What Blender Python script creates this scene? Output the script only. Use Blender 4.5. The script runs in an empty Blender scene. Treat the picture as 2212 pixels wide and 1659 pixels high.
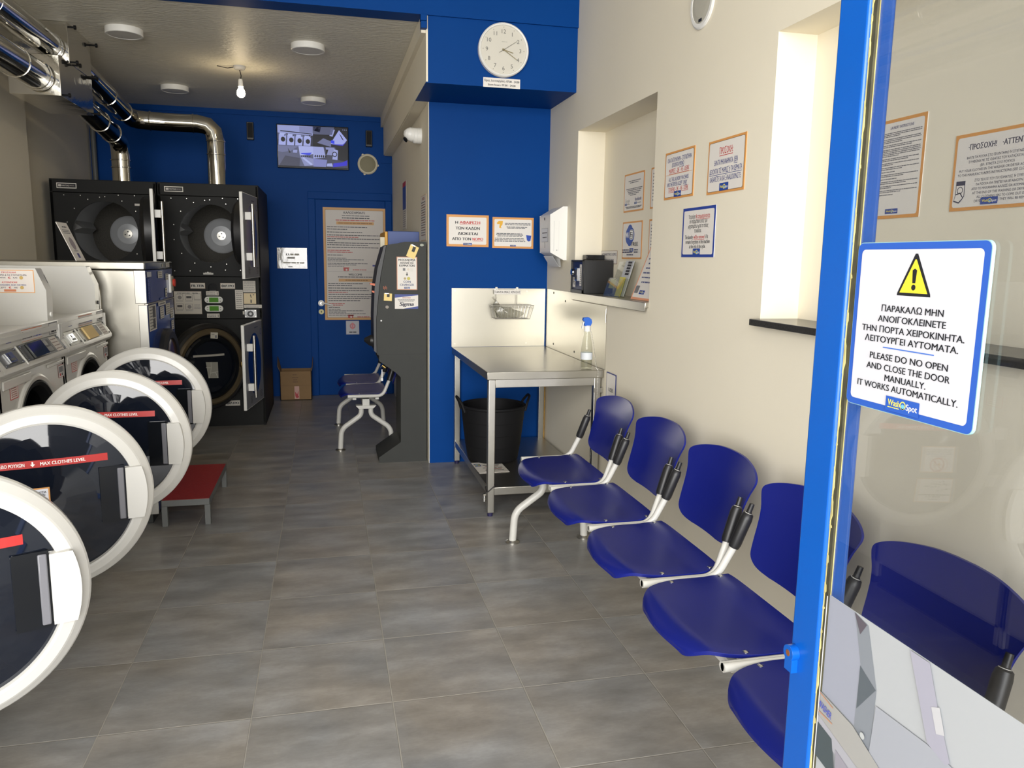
import bpy, math, random
from mathutils import Vector, Matrix

random.seed(11)
scene = bpy.context.scene
COL = scene.collection
PI = math.pi

# ---------------------------------------------------------------- camera
def make_camera():
    yaw, pitch, roll, h, fpx = 0.234124, 0.158466, 0.015222, 1.47091, 1684.99
    f = Vector((math.sin(yaw) * math.cos(pitch), math.cos(yaw) * math.cos(pitch), -math.sin(pitch)))
    r = Vector((math.cos(yaw), -math.sin(yaw), 0))
    u = r.cross(f)
    r2 = r * math.cos(roll) + u * math.sin(roll)
    u2 = -r * math.sin(roll) + u * math.cos(roll)
    m = Matrix(((r2.x, u2.x, -f.x, 0), (r2.y, u2.y, -f.y, 0), (r2.z, u2.z, -f.z, h), (0, 0, 0, 1)))
    cd = bpy.data.cameras.new('camera')
    cd.sensor_width = 36.0
    cd.sensor_fit = 'HORIZONTAL'
    cd.lens = 36.0 * fpx / 2212.0
    cd.clip_start = 0.02
    cam = bpy.data.objects.new('camera', cd)
    cam.matrix_world = m
    COL.objects.link(cam)
    scene.camera = cam

make_camera()

# ---------------------------------------------------------------- world, portal, exposure
SKY = 1.0
def make_world():
    w = bpy.data.worlds.new('daylight')
    scene.world = w
    w.use_nodes = True
    nt = w.node_tree
    nt.nodes.clear()
    out = nt.nodes.new('ShaderNodeOutputWorld')
    bg = nt.nodes.new('ShaderNodeBackground')
    tc = nt.nodes.new('ShaderNodeTexCoord')
    sep = nt.nodes.new('ShaderNodeSeparateXYZ')
    ramp = nt.nodes.new('ShaderNodeValToRGB')
    e = ramp.color_ramp.elements
    e[0].position, e[0].color = 0.0, (0.30, 0.30, 0.29, 1)
    e[1].position, e[1].color = 1.0, (0.86, 0.93, 1.0, 1)
    a = ramp.color_ramp.elements.new(0.12); a.color = (0.42, 0.41, 0.39, 1)
    b = ramp.color_ramp.elements.new(0.24); b.color = (0.95, 0.96, 0.97, 1)
    nt.links.new(tc.outputs['Generated'], sep.inputs[0])
    nt.links.new(sep.outputs[2], ramp.inputs[0])
    # sky made brighter to the left, dimmer to the right, to light the right wall
    side = nt.nodes.new('ShaderNodeMapRange')
    side.inputs[1].default_value, side.inputs[2].default_value = -0.9, 0.9
    side.inputs[3].default_value, side.inputs[4].default_value = SKY * 1.55, SKY * 0.45
    nt.links.new(sep.outputs[0], side.inputs[0])
    nt.links.new(ramp.outputs[0], bg.inputs[0])
    nt.links.new(side.outputs[0], bg.inputs[1])
    nt.links.new(bg.outputs[0], out.inputs[0])

make_world()

def add_daylight_lamp():
    """added area lamp in the street, standing in for daylight through the open shopfront"""
    ld = bpy.data.lights.new('daylight_lamp', 'AREA')
    ld.shape = 'RECTANGLE'
    ld.size, ld.size_y = 7.5, 4.6
    ld.energy = 1400.0
    ld.color = (1.0, 0.985, 0.96)
    o = bpy.data.objects.new('daylight_lamp', ld)
    o.location = (-2.0, -4.5, 2.45)
    o.rotation_euler = (math.radians(90), 0, math.radians(-15))      # -Z of the lamp looks into the shop, set to the left to brighten the right wall
    COL.objects.link(o)

add_daylight_lamp()

vs = scene.view_settings
vs.view_transform = 'Standard'
vs.look = 'None'
vs.gamma = 1.0
vs.use_curve_mapping = False
vs.exposure = 0.0
scene.cycles.use_denoising = True
scene.cycles.max_bounces = 10
scene.cycles.diffuse_bounces = 6
scene.cycles.sample_clamp_indirect = 4.0

# ---------------------------------------------------------------- materials
def S(r, g, b):
    def c(v):
        v /= 255.0
        return v / 12.92 if v <= 0.04045 else ((v + 0.055) / 1.055) ** 2.4
    return (c(r), c(g), c(b))

def mat(name, col, rough=0.5, metal=0.0, spec=0.5, coat=0.0, var=None, bump=None, emis=0.0, stretch=None, sheen=0.0):
    m = bpy.data.materials.new(name)
    m.use_nodes = True
    nt = m.node_tree
    b = nt.nodes['Principled BSDF']
    b.inputs['Base Color'].default_value = (*col, 1)
    b.inputs['Roughness'].default_value = rough
    b.inputs['Metallic'].default_value = metal
    b.inputs['Specular IOR Level'].default_value = spec
    if coat:
        b.inputs['Coat Weight'].default_value = coat
        b.inputs['Coat Roughness'].default_value = 0.05
    if emis:
        b.inputs['Emission Color'].default_value = (*col, 1)
        b.inputs['Emission Strength'].default_value = emis
    if var or bump:
        tc = nt.nodes.new('ShaderNodeTexCoord')
        mp = nt.nodes.new('ShaderNodeMapping')
        if stretch:
            mp.inputs['Scale'].default_value = stretch
        nt.links.new(tc.outputs['Object'], mp.inputs[0])
    if var:
        n = nt.nodes.new('ShaderNodeTexNoise')
        n.inputs['Scale'].default_value = var[0]
        n.inputs['Detail'].default_value = 5
        nt.links.new(mp.outputs[0], n.inputs['Vector'])
        mx = nt.nodes.new('ShaderNodeMix'); mx.data_type = 'RGBA'
        k = var[1]
        mx.inputs[6].default_value = (*[max(0, c * (1 - k)) for c in col], 1)
        mx.inputs[7].default_value = (*[min(1, c * (1 + k)) for c in col], 1)
        nt.links.new(n.outputs[0], mx.inputs[0])
        nt.links.new(mx.outputs[2], b.inputs['Base Color'])
        if len(var) > 2:
            rr = nt.nodes.new('ShaderNodeMapRange')
            rr.inputs[1].default_value, rr.inputs[2].default_value = 0.3, 0.7
            rr.inputs[3].default_value, rr.inputs[4].default_value = rough * (1 - var[2]), rough * (1 + var[2])
            nt.links.new(n.outputs[0], rr.inputs[0])
            nt.links.new(rr.outputs[0], b.inputs['Roughness'])
    if bump:
        n2 = nt.nodes.new('ShaderNodeTexNoise')
        n2.inputs['Scale'].default_value = bump[0]
        n2.inputs['Detail'].default_value = 4
        nt.links.new(mp.outputs[0], n2.inputs['Vector'])
        bp = nt.nodes.new('ShaderNodeBump')
        bp.inputs['Strength'].default_value = bump[1]
        bp.inputs['Distance'].default_value = bump[2] if len(bump) > 2 else 0.002
        nt.links.new(n2.outputs[0], bp.inputs['Height'])
        nt.links.new(bp.outputs[0], b.inputs['Normal'])
    return m

def glass_mat(name, tint=(0.93, 0.96, 0.95), rough=0.0, ior=1.5):
    """single sheet glass: what is not mirrored passes straight through"""
    m = bpy.data.materials.new(name)
    m.use_nodes = True
    nt = m.node_tree
    nt.nodes.clear()
    out = nt.nodes.new('ShaderNodeOutputMaterial')
    mix = nt.nodes.new('ShaderNodeMixShader')
    fr = nt.nodes.new('ShaderNodeFresnel')
    geo = nt.nodes.new('ShaderNodeNewGeometry')                       # the far side of the pane mirrors like the near side
    mr = nt.nodes.new('ShaderNodeMapRange')
    mr.inputs[3].default_value, mr.inputs[4].default_value = ior, 1.0 / ior
    nt.links.new(geo.outputs['Backfacing'], mr.inputs[0]); nt.links.new(mr.outputs[0], fr.inputs[0])
    tr = nt.nodes.new('ShaderNodeBsdfTransparent'); tr.inputs[0].default_value = (*tint, 1)
    gl = nt.nodes.new('ShaderNodeBsdfGlossy'); gl.inputs['Roughness'].default_value = rough
    nt.links.new(fr.outputs[0], mix.inputs[0])
    nt.links.new(tr.outputs[0], mix.inputs[1])
    nt.links.new(gl.outputs[0], mix.inputs[2])
    nt.links.new(mix.outputs[0], out.inputs[0])
    return m

def floor_mat():
    m = bpy.data.materials.new('floor_tiles')
    m.use_nodes = True
    nt = m.node_tree
    b = nt.nodes['Principled BSDF']
    N = nt.nodes.new; L = nt.links.new
    def math_(op, a, bb=None, clamp=False):
        n = N('ShaderNodeMath'); n.operation = op; n.use_clamp = clamp
        for i, v in enumerate((a, bb)):
            if v is None: continue
            if isinstance(v, (int, float)): n.inputs[i].default_value = v
            else: L(v, n.inputs[i])
        return n.outputs[0]
    tc = N('ShaderNodeTexCoord'); sp = N('ShaderNodeSeparateXYZ'); L(tc.outputs['Object'], sp.inputs[0])
    tx = math_('DIVIDE', math_('SUBTRACT', sp.outputs[0], -0.716), 0.4515)
    ty = math_('DIVIDE', math_('SUBTRACT', sp.outputs[1], 2.434), 0.45)
    fx, fy = math_('FLOOR', tx), math_('FLOOR', ty)
    rx, ry = math_('SUBTRACT', tx, fx), math_('SUBTRACT', ty, fy)
    dx = math_('MINIMUM', rx, math_('SUBTRACT', 1.0, rx))
    dy = math_('MINIMUM', ry, math_('SUBTRACT', 1.0, ry))
    d = math_('MINIMUM', dx, dy)
    mr = N('ShaderNodeMapRange'); L(d, mr.inputs[0])
    mr.inputs[1].default_value, mr.inputs[2].default_value = 0.0028, 0.0058
    mr.inputs[3].default_value, mr.inputs[4].default_value = 1.0, 0.0
    groove = mr.outputs[0]
    cell = N('ShaderNodeCombineXYZ'); L(fx, cell.inputs[0]); L(fy, cell.inputs[1])
    wn = N('ShaderNodeTexWhiteNoise'); wn.noise_dimensions = '3D'; L(cell.outputs[0], wn.inputs['Vector'])
    off = N('ShaderNodeVectorMath'); off.operation = 'MULTIPLY_ADD'
    L(wn.outputs['Color'], off.inputs[0]); off.inputs[1].default_value = (7, 7, 7); L(tc.outputs['Object'], off.inputs[2])
    mp = N('ShaderNodeMapping'); mp.inputs['Scale'].default_value = (1.0, 2.3, 1.0); L(off.outputs[0], mp.inputs[0])
    n1 = N('ShaderNodeTexNoise'); n1.inputs['Scale'].default_value = 3.6; n1.inputs['Detail'].default_value = 8; n1.inputs['Roughness'].default_value = 0.60
    L(mp.outputs[0], n1.inputs['Vector'])
    n2 = N('ShaderNodeTexNoise'); n2.inputs['Scale'].default_value = 55; n2.inputs['Detail'].default_value = 4
    L(mp.outputs[0], n2.inputs['Vector'])
    ramp = N('ShaderNodeValToRGB'); e = ramp.color_ramp.elements
    e[0].position, e[0].color = 0.22, (*S(112, 110, 107), 1)
    e[1].position, e[1].color = 0.80, (*S(177, 176, 175), 1)
    k = e.new(0.5); k.color = (*S(144, 142, 139), 1)
    L(math_('ADD', math_('MULTIPLY', n1.outputs[0], 0.86), math_('MULTIPLY', n2.outputs[0], 0.14)), ramp.inputs[0])
    n3 = N('ShaderNodeTexNoise'); n3.inputs['Scale'].default_value = 2.2; L(off.outputs[0], n3.inputs['Vector'])
    tint = N('ShaderNodeMix'); tint.data_type = 'RGBA'; tint.blend_type = 'MULTIPLY'; tint.inputs[0].default_value = 1.0
    tr = N('ShaderNodeValToRGB'); t = tr.color_ramp.elements
    t[0].position, t[0].color = 0.35, (1.0, 0.94, 0.86, 1)
    t[1].position, t[1].color = 0.65, (0.93, 0.96, 1.0, 1)
    L(n3.outputs[0], tr.inputs[0]); L(ramp.outputs[0], tint.inputs[6]); L(tr.outputs[0], tint.inputs[7])
    gm = N('ShaderNodeMix'); gm.data_type = 'RGBA'; L(groove, gm.inputs[0]); L(tint.outputs[2], gm.inputs[6])
    gm.inputs[7].default_value = (*S(160, 156, 148), 1)
    L(gm.outputs[2], b.inputs['Base Color'])
    rg = N('ShaderNodeMapRange'); L(n1.outputs[0], rg.inputs[0])
    rg.inputs[1].default_value, rg.inputs[2].default_value = 0.3, 0.7
    rg.inputs[3].default_value, rg.inputs[4].default_value = 0.29, 0.38
    L(math_('ADD', rg.outputs[0], math_('MULTIPLY', groove, 0.4)), b.inputs['Roughness'])
    b.inputs['Specular IOR Level'].default_value = 0.42
    bp = N('ShaderNodeBump'); bp.inputs['Strength'].default_value = 0.6; bp.inputs['Distance'].default_value = 0.003
    L(math_('SUBTRACT', math_('MULTIPLY', n2.outputs[0], 0.03), groove), bp.inputs['Height'])
    L(bp.outputs[0], b.inputs['Normal'])
    return m

WALL = mat('cream_wall_paint', (0.80, 0.74, 0.60), 0.72, var=(1.6, 0.035), bump=(30, 0.10, 0.002))
WALLG = mat('grey_beige_wall_paint', (0.76, 0.71, 0.60), 0.75, var=(1.4, 0.06), bump=(24, 0.15, 0.002))
CEIL = mat('ceiling_plaster', (0.72, 0.69, 0.60), 0.46, var=(2.0, 0.06), bump=(26, 1.0, 0.010), stretch=(1, 2.0, 1))
BLUEW = mat('blue_wall_paint', (0.0006, 0.046, 0.222), 0.50, spec=0.08, var=(1.8, 0.08), bump=(26, 0.12, 0.002))
BLUED = mat('blue_door_enamel', (0.002, 0.090, 0.43), 0.28, var=(8, 0.05), bump=(60, 0.06, 0.001))
FLOOR = floor_mat()
PAVE = mat('pavement_slabs', (0.34, 0.335, 0.32), 0.8, var=(1.5, 0.25), bump=(12, 0.3, 0.004))
STEEL = mat('brushed_stainless', (0.43, 0.41, 0.355), 0.30, 1.0, bump=(1.6, 0.025, 0.006))
STEELD = mat('stainless_tube', (0.50, 0.485, 0.44), 0.32, 1.0, var=(30, 0.05))
DUCT = mat('polished_duct_steel', (0.62, 0.60, 0.545), 0.09, 1.0, bump=(5, 0.10, 0.004))
DUCTB = mat('bright_duct_box_steel', (0.74, 0.72, 0.67), 0.10, 1.0, bump=(6, 0.35, 0.008))
CHROME = mat('chrome', (0.55, 0.55, 0.54), 0.16, 1.0)
WHITE = mat('white_enamel', (0.56, 0.55, 0.515), 0.30, coat=0.25, var=(3, 0.02))
WHITEP = mat('white_plastic', (0.80, 0.79, 0.75), 0.38)
TUBEP = mat('grey_white_tube_paint', (0.56, 0.55, 0.51), 0.38, var=(22, 0.08))
CHAIRB = mat('blue_chair_plastic', (0.0070, 0.0130, 0.170), 0.32, spec=0.30)
BLACKP = mat('black_plastic', (0.012, 0.012, 0.013), 0.42)
BLACKG = mat('black_gloss', (0.006, 0.007, 0.009), 0.10, spec=0.4)
SMOKE = mat('smoked_door_glass', (0.006, 0.008, 0.014), 0.035, spec=0.55)
RUBBER = mat('black_rubber', (0.007, 0.007, 0.008), 0.62, spec=0.22)
DRYERK = mat('black_dryer_enamel', (0.009, 0.0092, 0.0085), 0.55, spec=0.2, var=(40, 0.15))
DARKG = mat('dark_grey_cabinet', (0.034, 0.036, 0.033), 0.6, spec=0.35, var=(14, 0.08))
GREYP = mat('grey_door_panel', (0.20, 0.205, 0.22), 0.42)
DRUM = mat('drum_metal', (0.50, 0.51, 0.52), 0.42, 0.35, var=(8, 0.1))
DRUMD = mat('dark_perforated_drum', (0.030, 0.026, 0.018), 0.65, 0.2, var=(90, 0.9))
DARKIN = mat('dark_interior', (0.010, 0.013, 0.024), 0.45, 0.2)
GLASS = glass_mat('clear_glass', (0.83, 0.84, 0.85), ior=1.65)
CLEAR = glass_mat('clear_plastic', (0.90, 0.91, 0.88), 0.03, 1.42)
CARD = mat('brown_cardboard', (0.24, 0.145, 0.065), 0.8, var=(12, 0.10))
REDGRIT = mat('red_grip_plate', (0.33, 0.018, 0.020), 0.6, var=(60, 0.35), bump=(70, 0.8, 0.006), stretch=(1, 2.5, 1))
IRON = mat('grey_painted_iron', (0.12, 0.125, 0.12), 0.5, var=(20, 0.12))
GRANITE = mat('dark_granite', (0.035, 0.034, 0.033), 0.25, var=(150, 0.5))
GASKET = mat('old_window_gasket', (0.05, 0.045, 0.02), 0.6, var=(35, 0.9))
PUTTY = mat('flaking_yellow_putty', (0.48, 0.41, 0.16), 0.7, var=(70, 0.85), stretch=(1, 1, 0.35))
ORANGE = mat('orange_plastic', (0.62, 0.11, 0.02), 0.4)
BULB = mat('lit_bulb', (1.0, 0.80, 0.50), emis=62.0)
BRASS = mat('brass', (0.62, 0.42, 0.14), 0.3, 1.0)
LENSW = mat('lamp_diffuser', (0.66, 0.65, 0.62), 0.45)

_ink = {}
def ink(r, g, b, rough=0.55):
    k = (r, g, b, rough)
    if k not in _ink:
        _ink[k] = mat('print_%d_%d_%d' % (r, g, b), S(r, g, b), rough)
    return _ink[k]
_glow = {}
def glow(r, g, b, e=1.0):
    k = (r, g, b, e)
    if k not in _glow:
        m = mat('screen_%d_%d_%d' % (r, g, b), S(r, g, b), 0.3, spec=0.2, emis=e)
        m.node_tree.nodes['Principled BSDF'].inputs['Base Color'].default_value = (0.004, 0.004, 0.004, 1)
        _glow[k] = m
    return _glow[k]
PAPER = ink(226, 221, 214)
INKK = ink(28, 30, 36)
INKB = ink(38, 56, 128)
INKR = ink(190, 44, 42)
INKO = ink(214, 152, 84)
INKG = ink(120, 120, 122)
LOGOB = ink(34, 70, 152)
LOGOY = ink(238, 222, 96)

# ---------------------------------------------------------------- mesh builder
ORI = {}

class MB:
    def __init__(s):
        s.v, s.f, s.m, s.mats = [], [], [], []

    def mi(s, m):
        if m not in s.mats:
            s.mats.append(m)
        return s.mats.index(m)

    def add(s, verts, faces, m):
        o = len(s.v)
        i = s.mi(m)
        s.v += [tuple(v) for v in verts]
        for f in faces:
            s.f.append([o + k for k in f])
            s.m.append(i)
        return s

    def box(s, x0, x1, y0, y1, z0, z1, m):
        x0, x1 = min(x0, x1), max(x0, x1); y0, y1 = min(y0, y1), max(y0, y1); z0, z1 = min(z0, z1), max(z0, z1)
        v = [(x, y, z) for z in (z0, z1) for y in (y0, y1) for x in (x0, x1)]
        return s.add(v, [(0, 2, 3, 1), (4, 5, 7, 6), (0, 1, 5, 4), (2, 6, 7, 3), (0, 4, 6, 2), (1, 3, 7, 5)], m)

    def fbox(s, fr, u0, u1, w0, w1, n0, n1, m):
        v = [fr(u, w, n) for n in (n0, n1) for w in (w0, w1) for u in (u0, u1)]
        return s.add(v, [(0, 2, 3, 1), (4, 5, 7, 6), (0, 1, 5, 4), (2, 6, 7, 3), (0, 4, 6, 2), (1, 3, 7, 5)], m)

    def poly(s, pts, m):
        return s.add(pts, [tuple(range(len(pts)))], m)

    def slab(s, pts, d, m, mside=None):
        """flat polygon given thickness d (a vector)"""
        n = len(pts)
        a = [Vector(p) for p in pts]; b = [p + Vector(d) for p in a]
        s.add(a + b, [tuple(range(n - 1, -1, -1)), tuple(range(n, 2 * n))], m)
        s.add(a + b, [(i, (i + 1) % n, n + (i + 1) % n, n + i) for i in range(n)], mside or m)
        return s

    def prism(s, p2, axis, a0, a1, m):
        def w(p, a):
            return {'x': (a, p[0], p[1]), 'y': (p[0], a, p[1]), 'z': (p[0], p[1], a)}[axis]
        d = {'x': (a1 - a0, 0, 0), 'y': (0, a1 - a0, 0), 'z': (0, 0, a1 - a0)}[axis]
        return s.slab([w(p, a0) for p in p2], d, m)

    def cyl(s, p0, p1, r0, m, r1=None, n=20, caps=True):
        p0, p1 = Vector(p0), Vector(p1)
        r1 = r0 if r1 is None else r1
        a = (p1 - p0).normalized()
        t = Vector((0, 0, 1)) if abs(a.z) < 0.9 else Vector((1, 0, 0))
        e1 = a.cross(t).normalized(); e2 = a.cross(e1)
        v = []
        for p, r in ((p0, r0), (p1, r1)):
            v += [p + (e1 * math.cos(2 * PI * i / n) + e2 * math.sin(2 * PI * i / n)) * r for i in range(n)]
        f = [(i, (i + 1) % n, n + (i + 1) % n, n + i) for i in range(n)]
        if caps:
            f += [tuple(range(n - 1, -1, -1)), tuple(range(n, 2 * n))]
        return s.add(v, f, m)

    def tube(s, path, r, m, n=10, closed=False, caps=True):
        P = [Vector(p) for p in path]
        k = len(P)
        v, f = [], []
        e1 = None
        for i in range(k):
            if closed:
                a = (P[(i + 1) % k] - P[i - 1]).normalized()
            else:
                a = (P[min(i + 1, k - 1)] - P[max(i - 1, 0)]).normalized()
            if e1 is None:
                t = Vector((0, 0, 1)) if abs(a.z) < 0.9 else Vector((1, 0, 0))
                e1 = a.cross(t).normalized()
            e1 = (e1 - a * e1.dot(a)).normalized()
            e2 = a.cross(e1)
            rr = r[i] if isinstance(r, (list, tuple)) else r
            v += [P[i] + (e1 * math.cos(2 * PI * j / n) + e2 * math.sin(2 * PI * j / n)) * rr for j in range(n)]
        for i in range(k if closed else k - 1):
            b = ((i + 1) % k) * n
            f += [(i * n + j, i * n + (j + 1) % n, b + (j + 1) % n, b + j) for j in range(n)]
        if caps and not closed:
            f += [tuple(range(n - 1, -1, -1)), tuple(range((k - 1) * n, k * n))]
        return s.add(v, f, m)

    def lathe(s, prof, c, axis, m, n=40, closed=False, sx=None):
        """profile of (radius, height) turned about axis through c; m a material or one per profile step"""
        c, a = Vector(c), Vector(axis).normalized()
        t = Vector((0, 0, 1)) if abs(a.z) < 0.9 else Vector((1, 0, 0))
        e1 = t.cross(a).normalized(); e2 = a.cross(e1)
        k = len(prof)
        v = []
        for r, h in prof:
            v += [c + a * h + (e1 * math.cos(2 * PI * j / n) + e2 * math.sin(2 * PI * j / n)) * r for j in range(n)]
        for i in range(k if closed else k - 1):
            b = (i + 1) % k
            mm = m[i] if isinstance(m, (list, tuple)) else m
            s.add([v[i * n + j] for j in range(n)] + [v[b * n + j] for j in range(n)],
                  [(j, (j + 1) % n, n + (j + 1) % n, n + j) for j in range(n)], mm)
        return s

    def holeplate(s, fr, u0, u1, w0, w1, cu, cw, r, m, n=48, depth=0.0, mrim=None):
        """rectangle in a frame with a round hole"""
        out, inn = [], []
        for i in range(n):
            a = 2 * PI * (i + 0.5) / n
            du, dw = math.cos(a), math.sin(a)
            t = min(((u1 - cu) / du if du > 0 else (u0 - cu) / du) if abs(du) > 1e-9 else 1e9,
                    ((w1 - cw) / dw if dw > 0 else (w0 - cw) / dw) if abs(dw) > 1e-9 else 1e9)
            out.append((cu + du * t, cw + dw * t)); inn.append((cu + du * r, cw + dw * r))
        corners = [(u1, w1), (u0, w1), (u0, w0), (u1, w0)]
        v = [fr(*p, 0) for p in out] + [fr(*p, 0) for p in inn]
        s.add(v, [(i, (i + 1) % n, n + (i + 1) % n, n + i) for i in range(n)], m)
        for c in corners:                                            # fill the little corner triangles
            ang = math.atan2(c[1] - cw, c[0] - cu) % (2 * PI)
            i = int((ang / (2 * PI)) * n - 0.5) % n
            s.add([fr(*out[i], 0), fr(*c, 0), fr(*out[(i + 1) % n], 0)], [(0, 1, 2)], m)
        if depth:
            v = [fr(*p, 0) for p in inn] + [fr(*p, -depth) for p in inn]
            s.add(v, [(i, n + i, n + (i + 1) % n, (i + 1) % n) for i in range(n)], mrim or m)
        return s

    def surf(s, fn, nu, nv, m, th=None):
        """surface fn(u, v) with u, v in 0..1; th a thickness vector function or constant"""
        P = [[Vector(fn(i / nu, j / nv)) for j in range(nv + 1)] for i in range(nu + 1)]
        idx = lambda i, j: i * (nv + 1) + j
        top = [p for row in P for p in row]
        F = [(idx(i, j), idx(i + 1, j), idx(i + 1, j + 1), idx(i, j + 1)) for i in range(nu) for j in range(nv)]
        if th is None:
            return s.add(top, F, m)
        d = Vector(th)
        N = len(top)
        v = top + [p + d for p in top]
        f = list(F) + [tuple(N + k for k in reversed(q)) for q in F]
        edge = [idx(i, 0) for i in range(nu + 1)] + [idx(nu, j) for j in range(1, nv + 1)] + \
               [idx(i, nv) for i in range(nu - 1, -1, -1)] + [idx(0, j) for j in range(nv - 1, 0, -1)]
        for a, b in zip(edge, edge[1:] + edge[:1]):
            f.append((b, a, N + a, N + b))
        return s.add(v, f, m)

    def xf(s, M, start=0):
        for i in range(start, len(s.v)):
            s.v[i] = tuple(M @ Vector(s.v[i]))
        return s

    def build(s, name, parent=None, origin=None, bevel=0.0, smooth=38, seg=2):
        if origin is None:
            origin = ORI[parent.name] if parent else (0, 0, 0)
        o0 = Vector(origin)
        me = bpy.data.meshes.new(name)
        me.from_pydata([tuple(Vector(v) - o0) for v in s.v], [], s.f)
        for m in s.mats:
            me.materials.append(m)
        me.polygons.foreach_set('material_index', s.m)
        me.validate()
        me.update()
        if smooth:
            me.polygons.foreach_set('use_smooth', [True] * len(me.polygons))
            me.set_sharp_from_angle(angle=math.radians(smooth))
        o = bpy.data.objects.new(name, me)
        COL.objects.link(o)
        ORI[o.name] = tuple(o0)
        if parent:
            o.parent = parent
            o.location = o0 - Vector(ORI[parent.name])
        else:
            o.location = o0
        if bevel:
            bv = o.modifiers.new('bevel', 'BEVEL')
            bv.width = bevel; bv.segments = seg; bv.limit_method = 'ANGLE'; bv.angle_limit = math.radians(40)
            bv.harden_normals = False
        return o

def empty(name, loc):
    o = bpy.data.objects.new(name, None)
    o.empty_display_size = 0.1
    o.location = loc
    COL.objects.link(o)
    ORI[o.name] = tuple(loc)
    return o

def tag(o, label, cat, group=None):
    o['label'] = label; o['category'] = cat
    if group: o['group'] = group
    return o

def structure(o):
    o['kind'] = 'structure'
    return o

KIDS = {}
def copy_tree(o, parent=None):
    c = o.copy()
    COL.objects.link(c)
    ORI[c.name] = ORI[o.name]
    if parent: c.parent = parent
    for ch in [k for k in COL.objects if k.parent == o]:
        copy_tree(ch, c)
    return c

# frames: (u to the viewer's right, w up, n out of the face)
def frame(O, U, W):
    O, U, W = Vector(O), Vector(U).normalized(), Vector(W).normalized()
    Nn = U.cross(W)
    return lambda u, w, n=0.0: O + U * u + W * w + Nn * n
def face_px(x, y, z): return frame((x, y, z), (0, 1, 0), (0, 0, 1))       # looks to +x
def face_mx(x, y, z): return frame((x, y, z), (0, -1, 0), (0, 0, 1))      # looks to -x
def face_my(x, y, z): return frame((x, y, z), (1, 0, 0), (0, 0, 1))       # looks to -y (the street)

def fillet(path, rad, seg=6):
    P = [Vector(p) for p in path]
    out = [P[0]]
    for i in range(1, len(P) - 1):
        a, b = (P[i - 1] - P[i]), (P[i + 1] - P[i])
        la, lb = a.length, b.length
        a.normalize(); b.normalize()
        ang = a.angle(b)
        r = rad[i - 1] if isinstance(rad, (list, tuple)) else rad
        d = min(r / math.tan(ang / 2), la * 0.49, lb * 0.49)
        p0, p1 = P[i] + a * d, P[i] + b * d
        for k in range(seg + 1):
            t = k / seg
            out.append(p0 * (1 - t) ** 2 + P[i] * 2 * t * (1 - t) + p1 * t * t)
    out.append(P[-1])
    return out

# ---------------------------------------------------------------- lettering and printed sheets
_txt = {}
# letters drawn the same in several alphabets take the cleanest outline; three letters are put together from a round and bars
TWINS = str.maketrans('ΑΒΕΖΗΙΚΜΝΟΡΤΥΧπκ', 'ABEZHIKMNOPTYXпк')
ROUND = {'Φ': ('O', ((-0.045, 0.045, -0.02, 0.74),)), 'θ': ('0', ((-0.20, 0.20, 0.30, 0.375),)), '€': ('C', ((-0.42, 0.18, 0.375, 0.44), (-0.42, 0.18, 0.245, 0.31)))}
def raw_text(st):
    c = bpy.data.curves.new('lettering', 'FONT')
    c.body = st; c.resolution_u = 3; c.fill_mode = 'FRONT'
    o = bpy.data.objects.new('lettering', c)
    me = o.to_mesh()
    v = [(p.co.x, p.co.y) for p in me.vertices]
    f = [tuple(p.vertices) for p in me.polygons]
    o.to_mesh_clear()
    bpy.data.objects.remove(o); bpy.data.curves.remove(c)
    return v, f
def text_mesh(st):
    if st not in _txt:
        t = st.translate(TWINS)
        plain = ''.join(ROUND[ch][0] if ch in ROUND else ch for ch in t)
        v, f = raw_text(plain)
        for i, ch in enumerate(t):
            if ch in ROUND:
                base, bars = ROUND[ch]
                w = [p[0] for p in raw_text(base)[0]]
                x1 = max(p[0] for p in raw_text(plain[:i + 1])[0])
                cx = x1 - (max(w) - min(w)) / 2
                for a, b, c, d in bars:
                    n = len(v)
                    v += [(cx + a, c), (cx + b, c), (cx + b, d), (cx + a, d)]; f.append((n, n + 1, n + 2, n + 3))
        _txt[st] = (v, f)
    return _txt[st]

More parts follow.
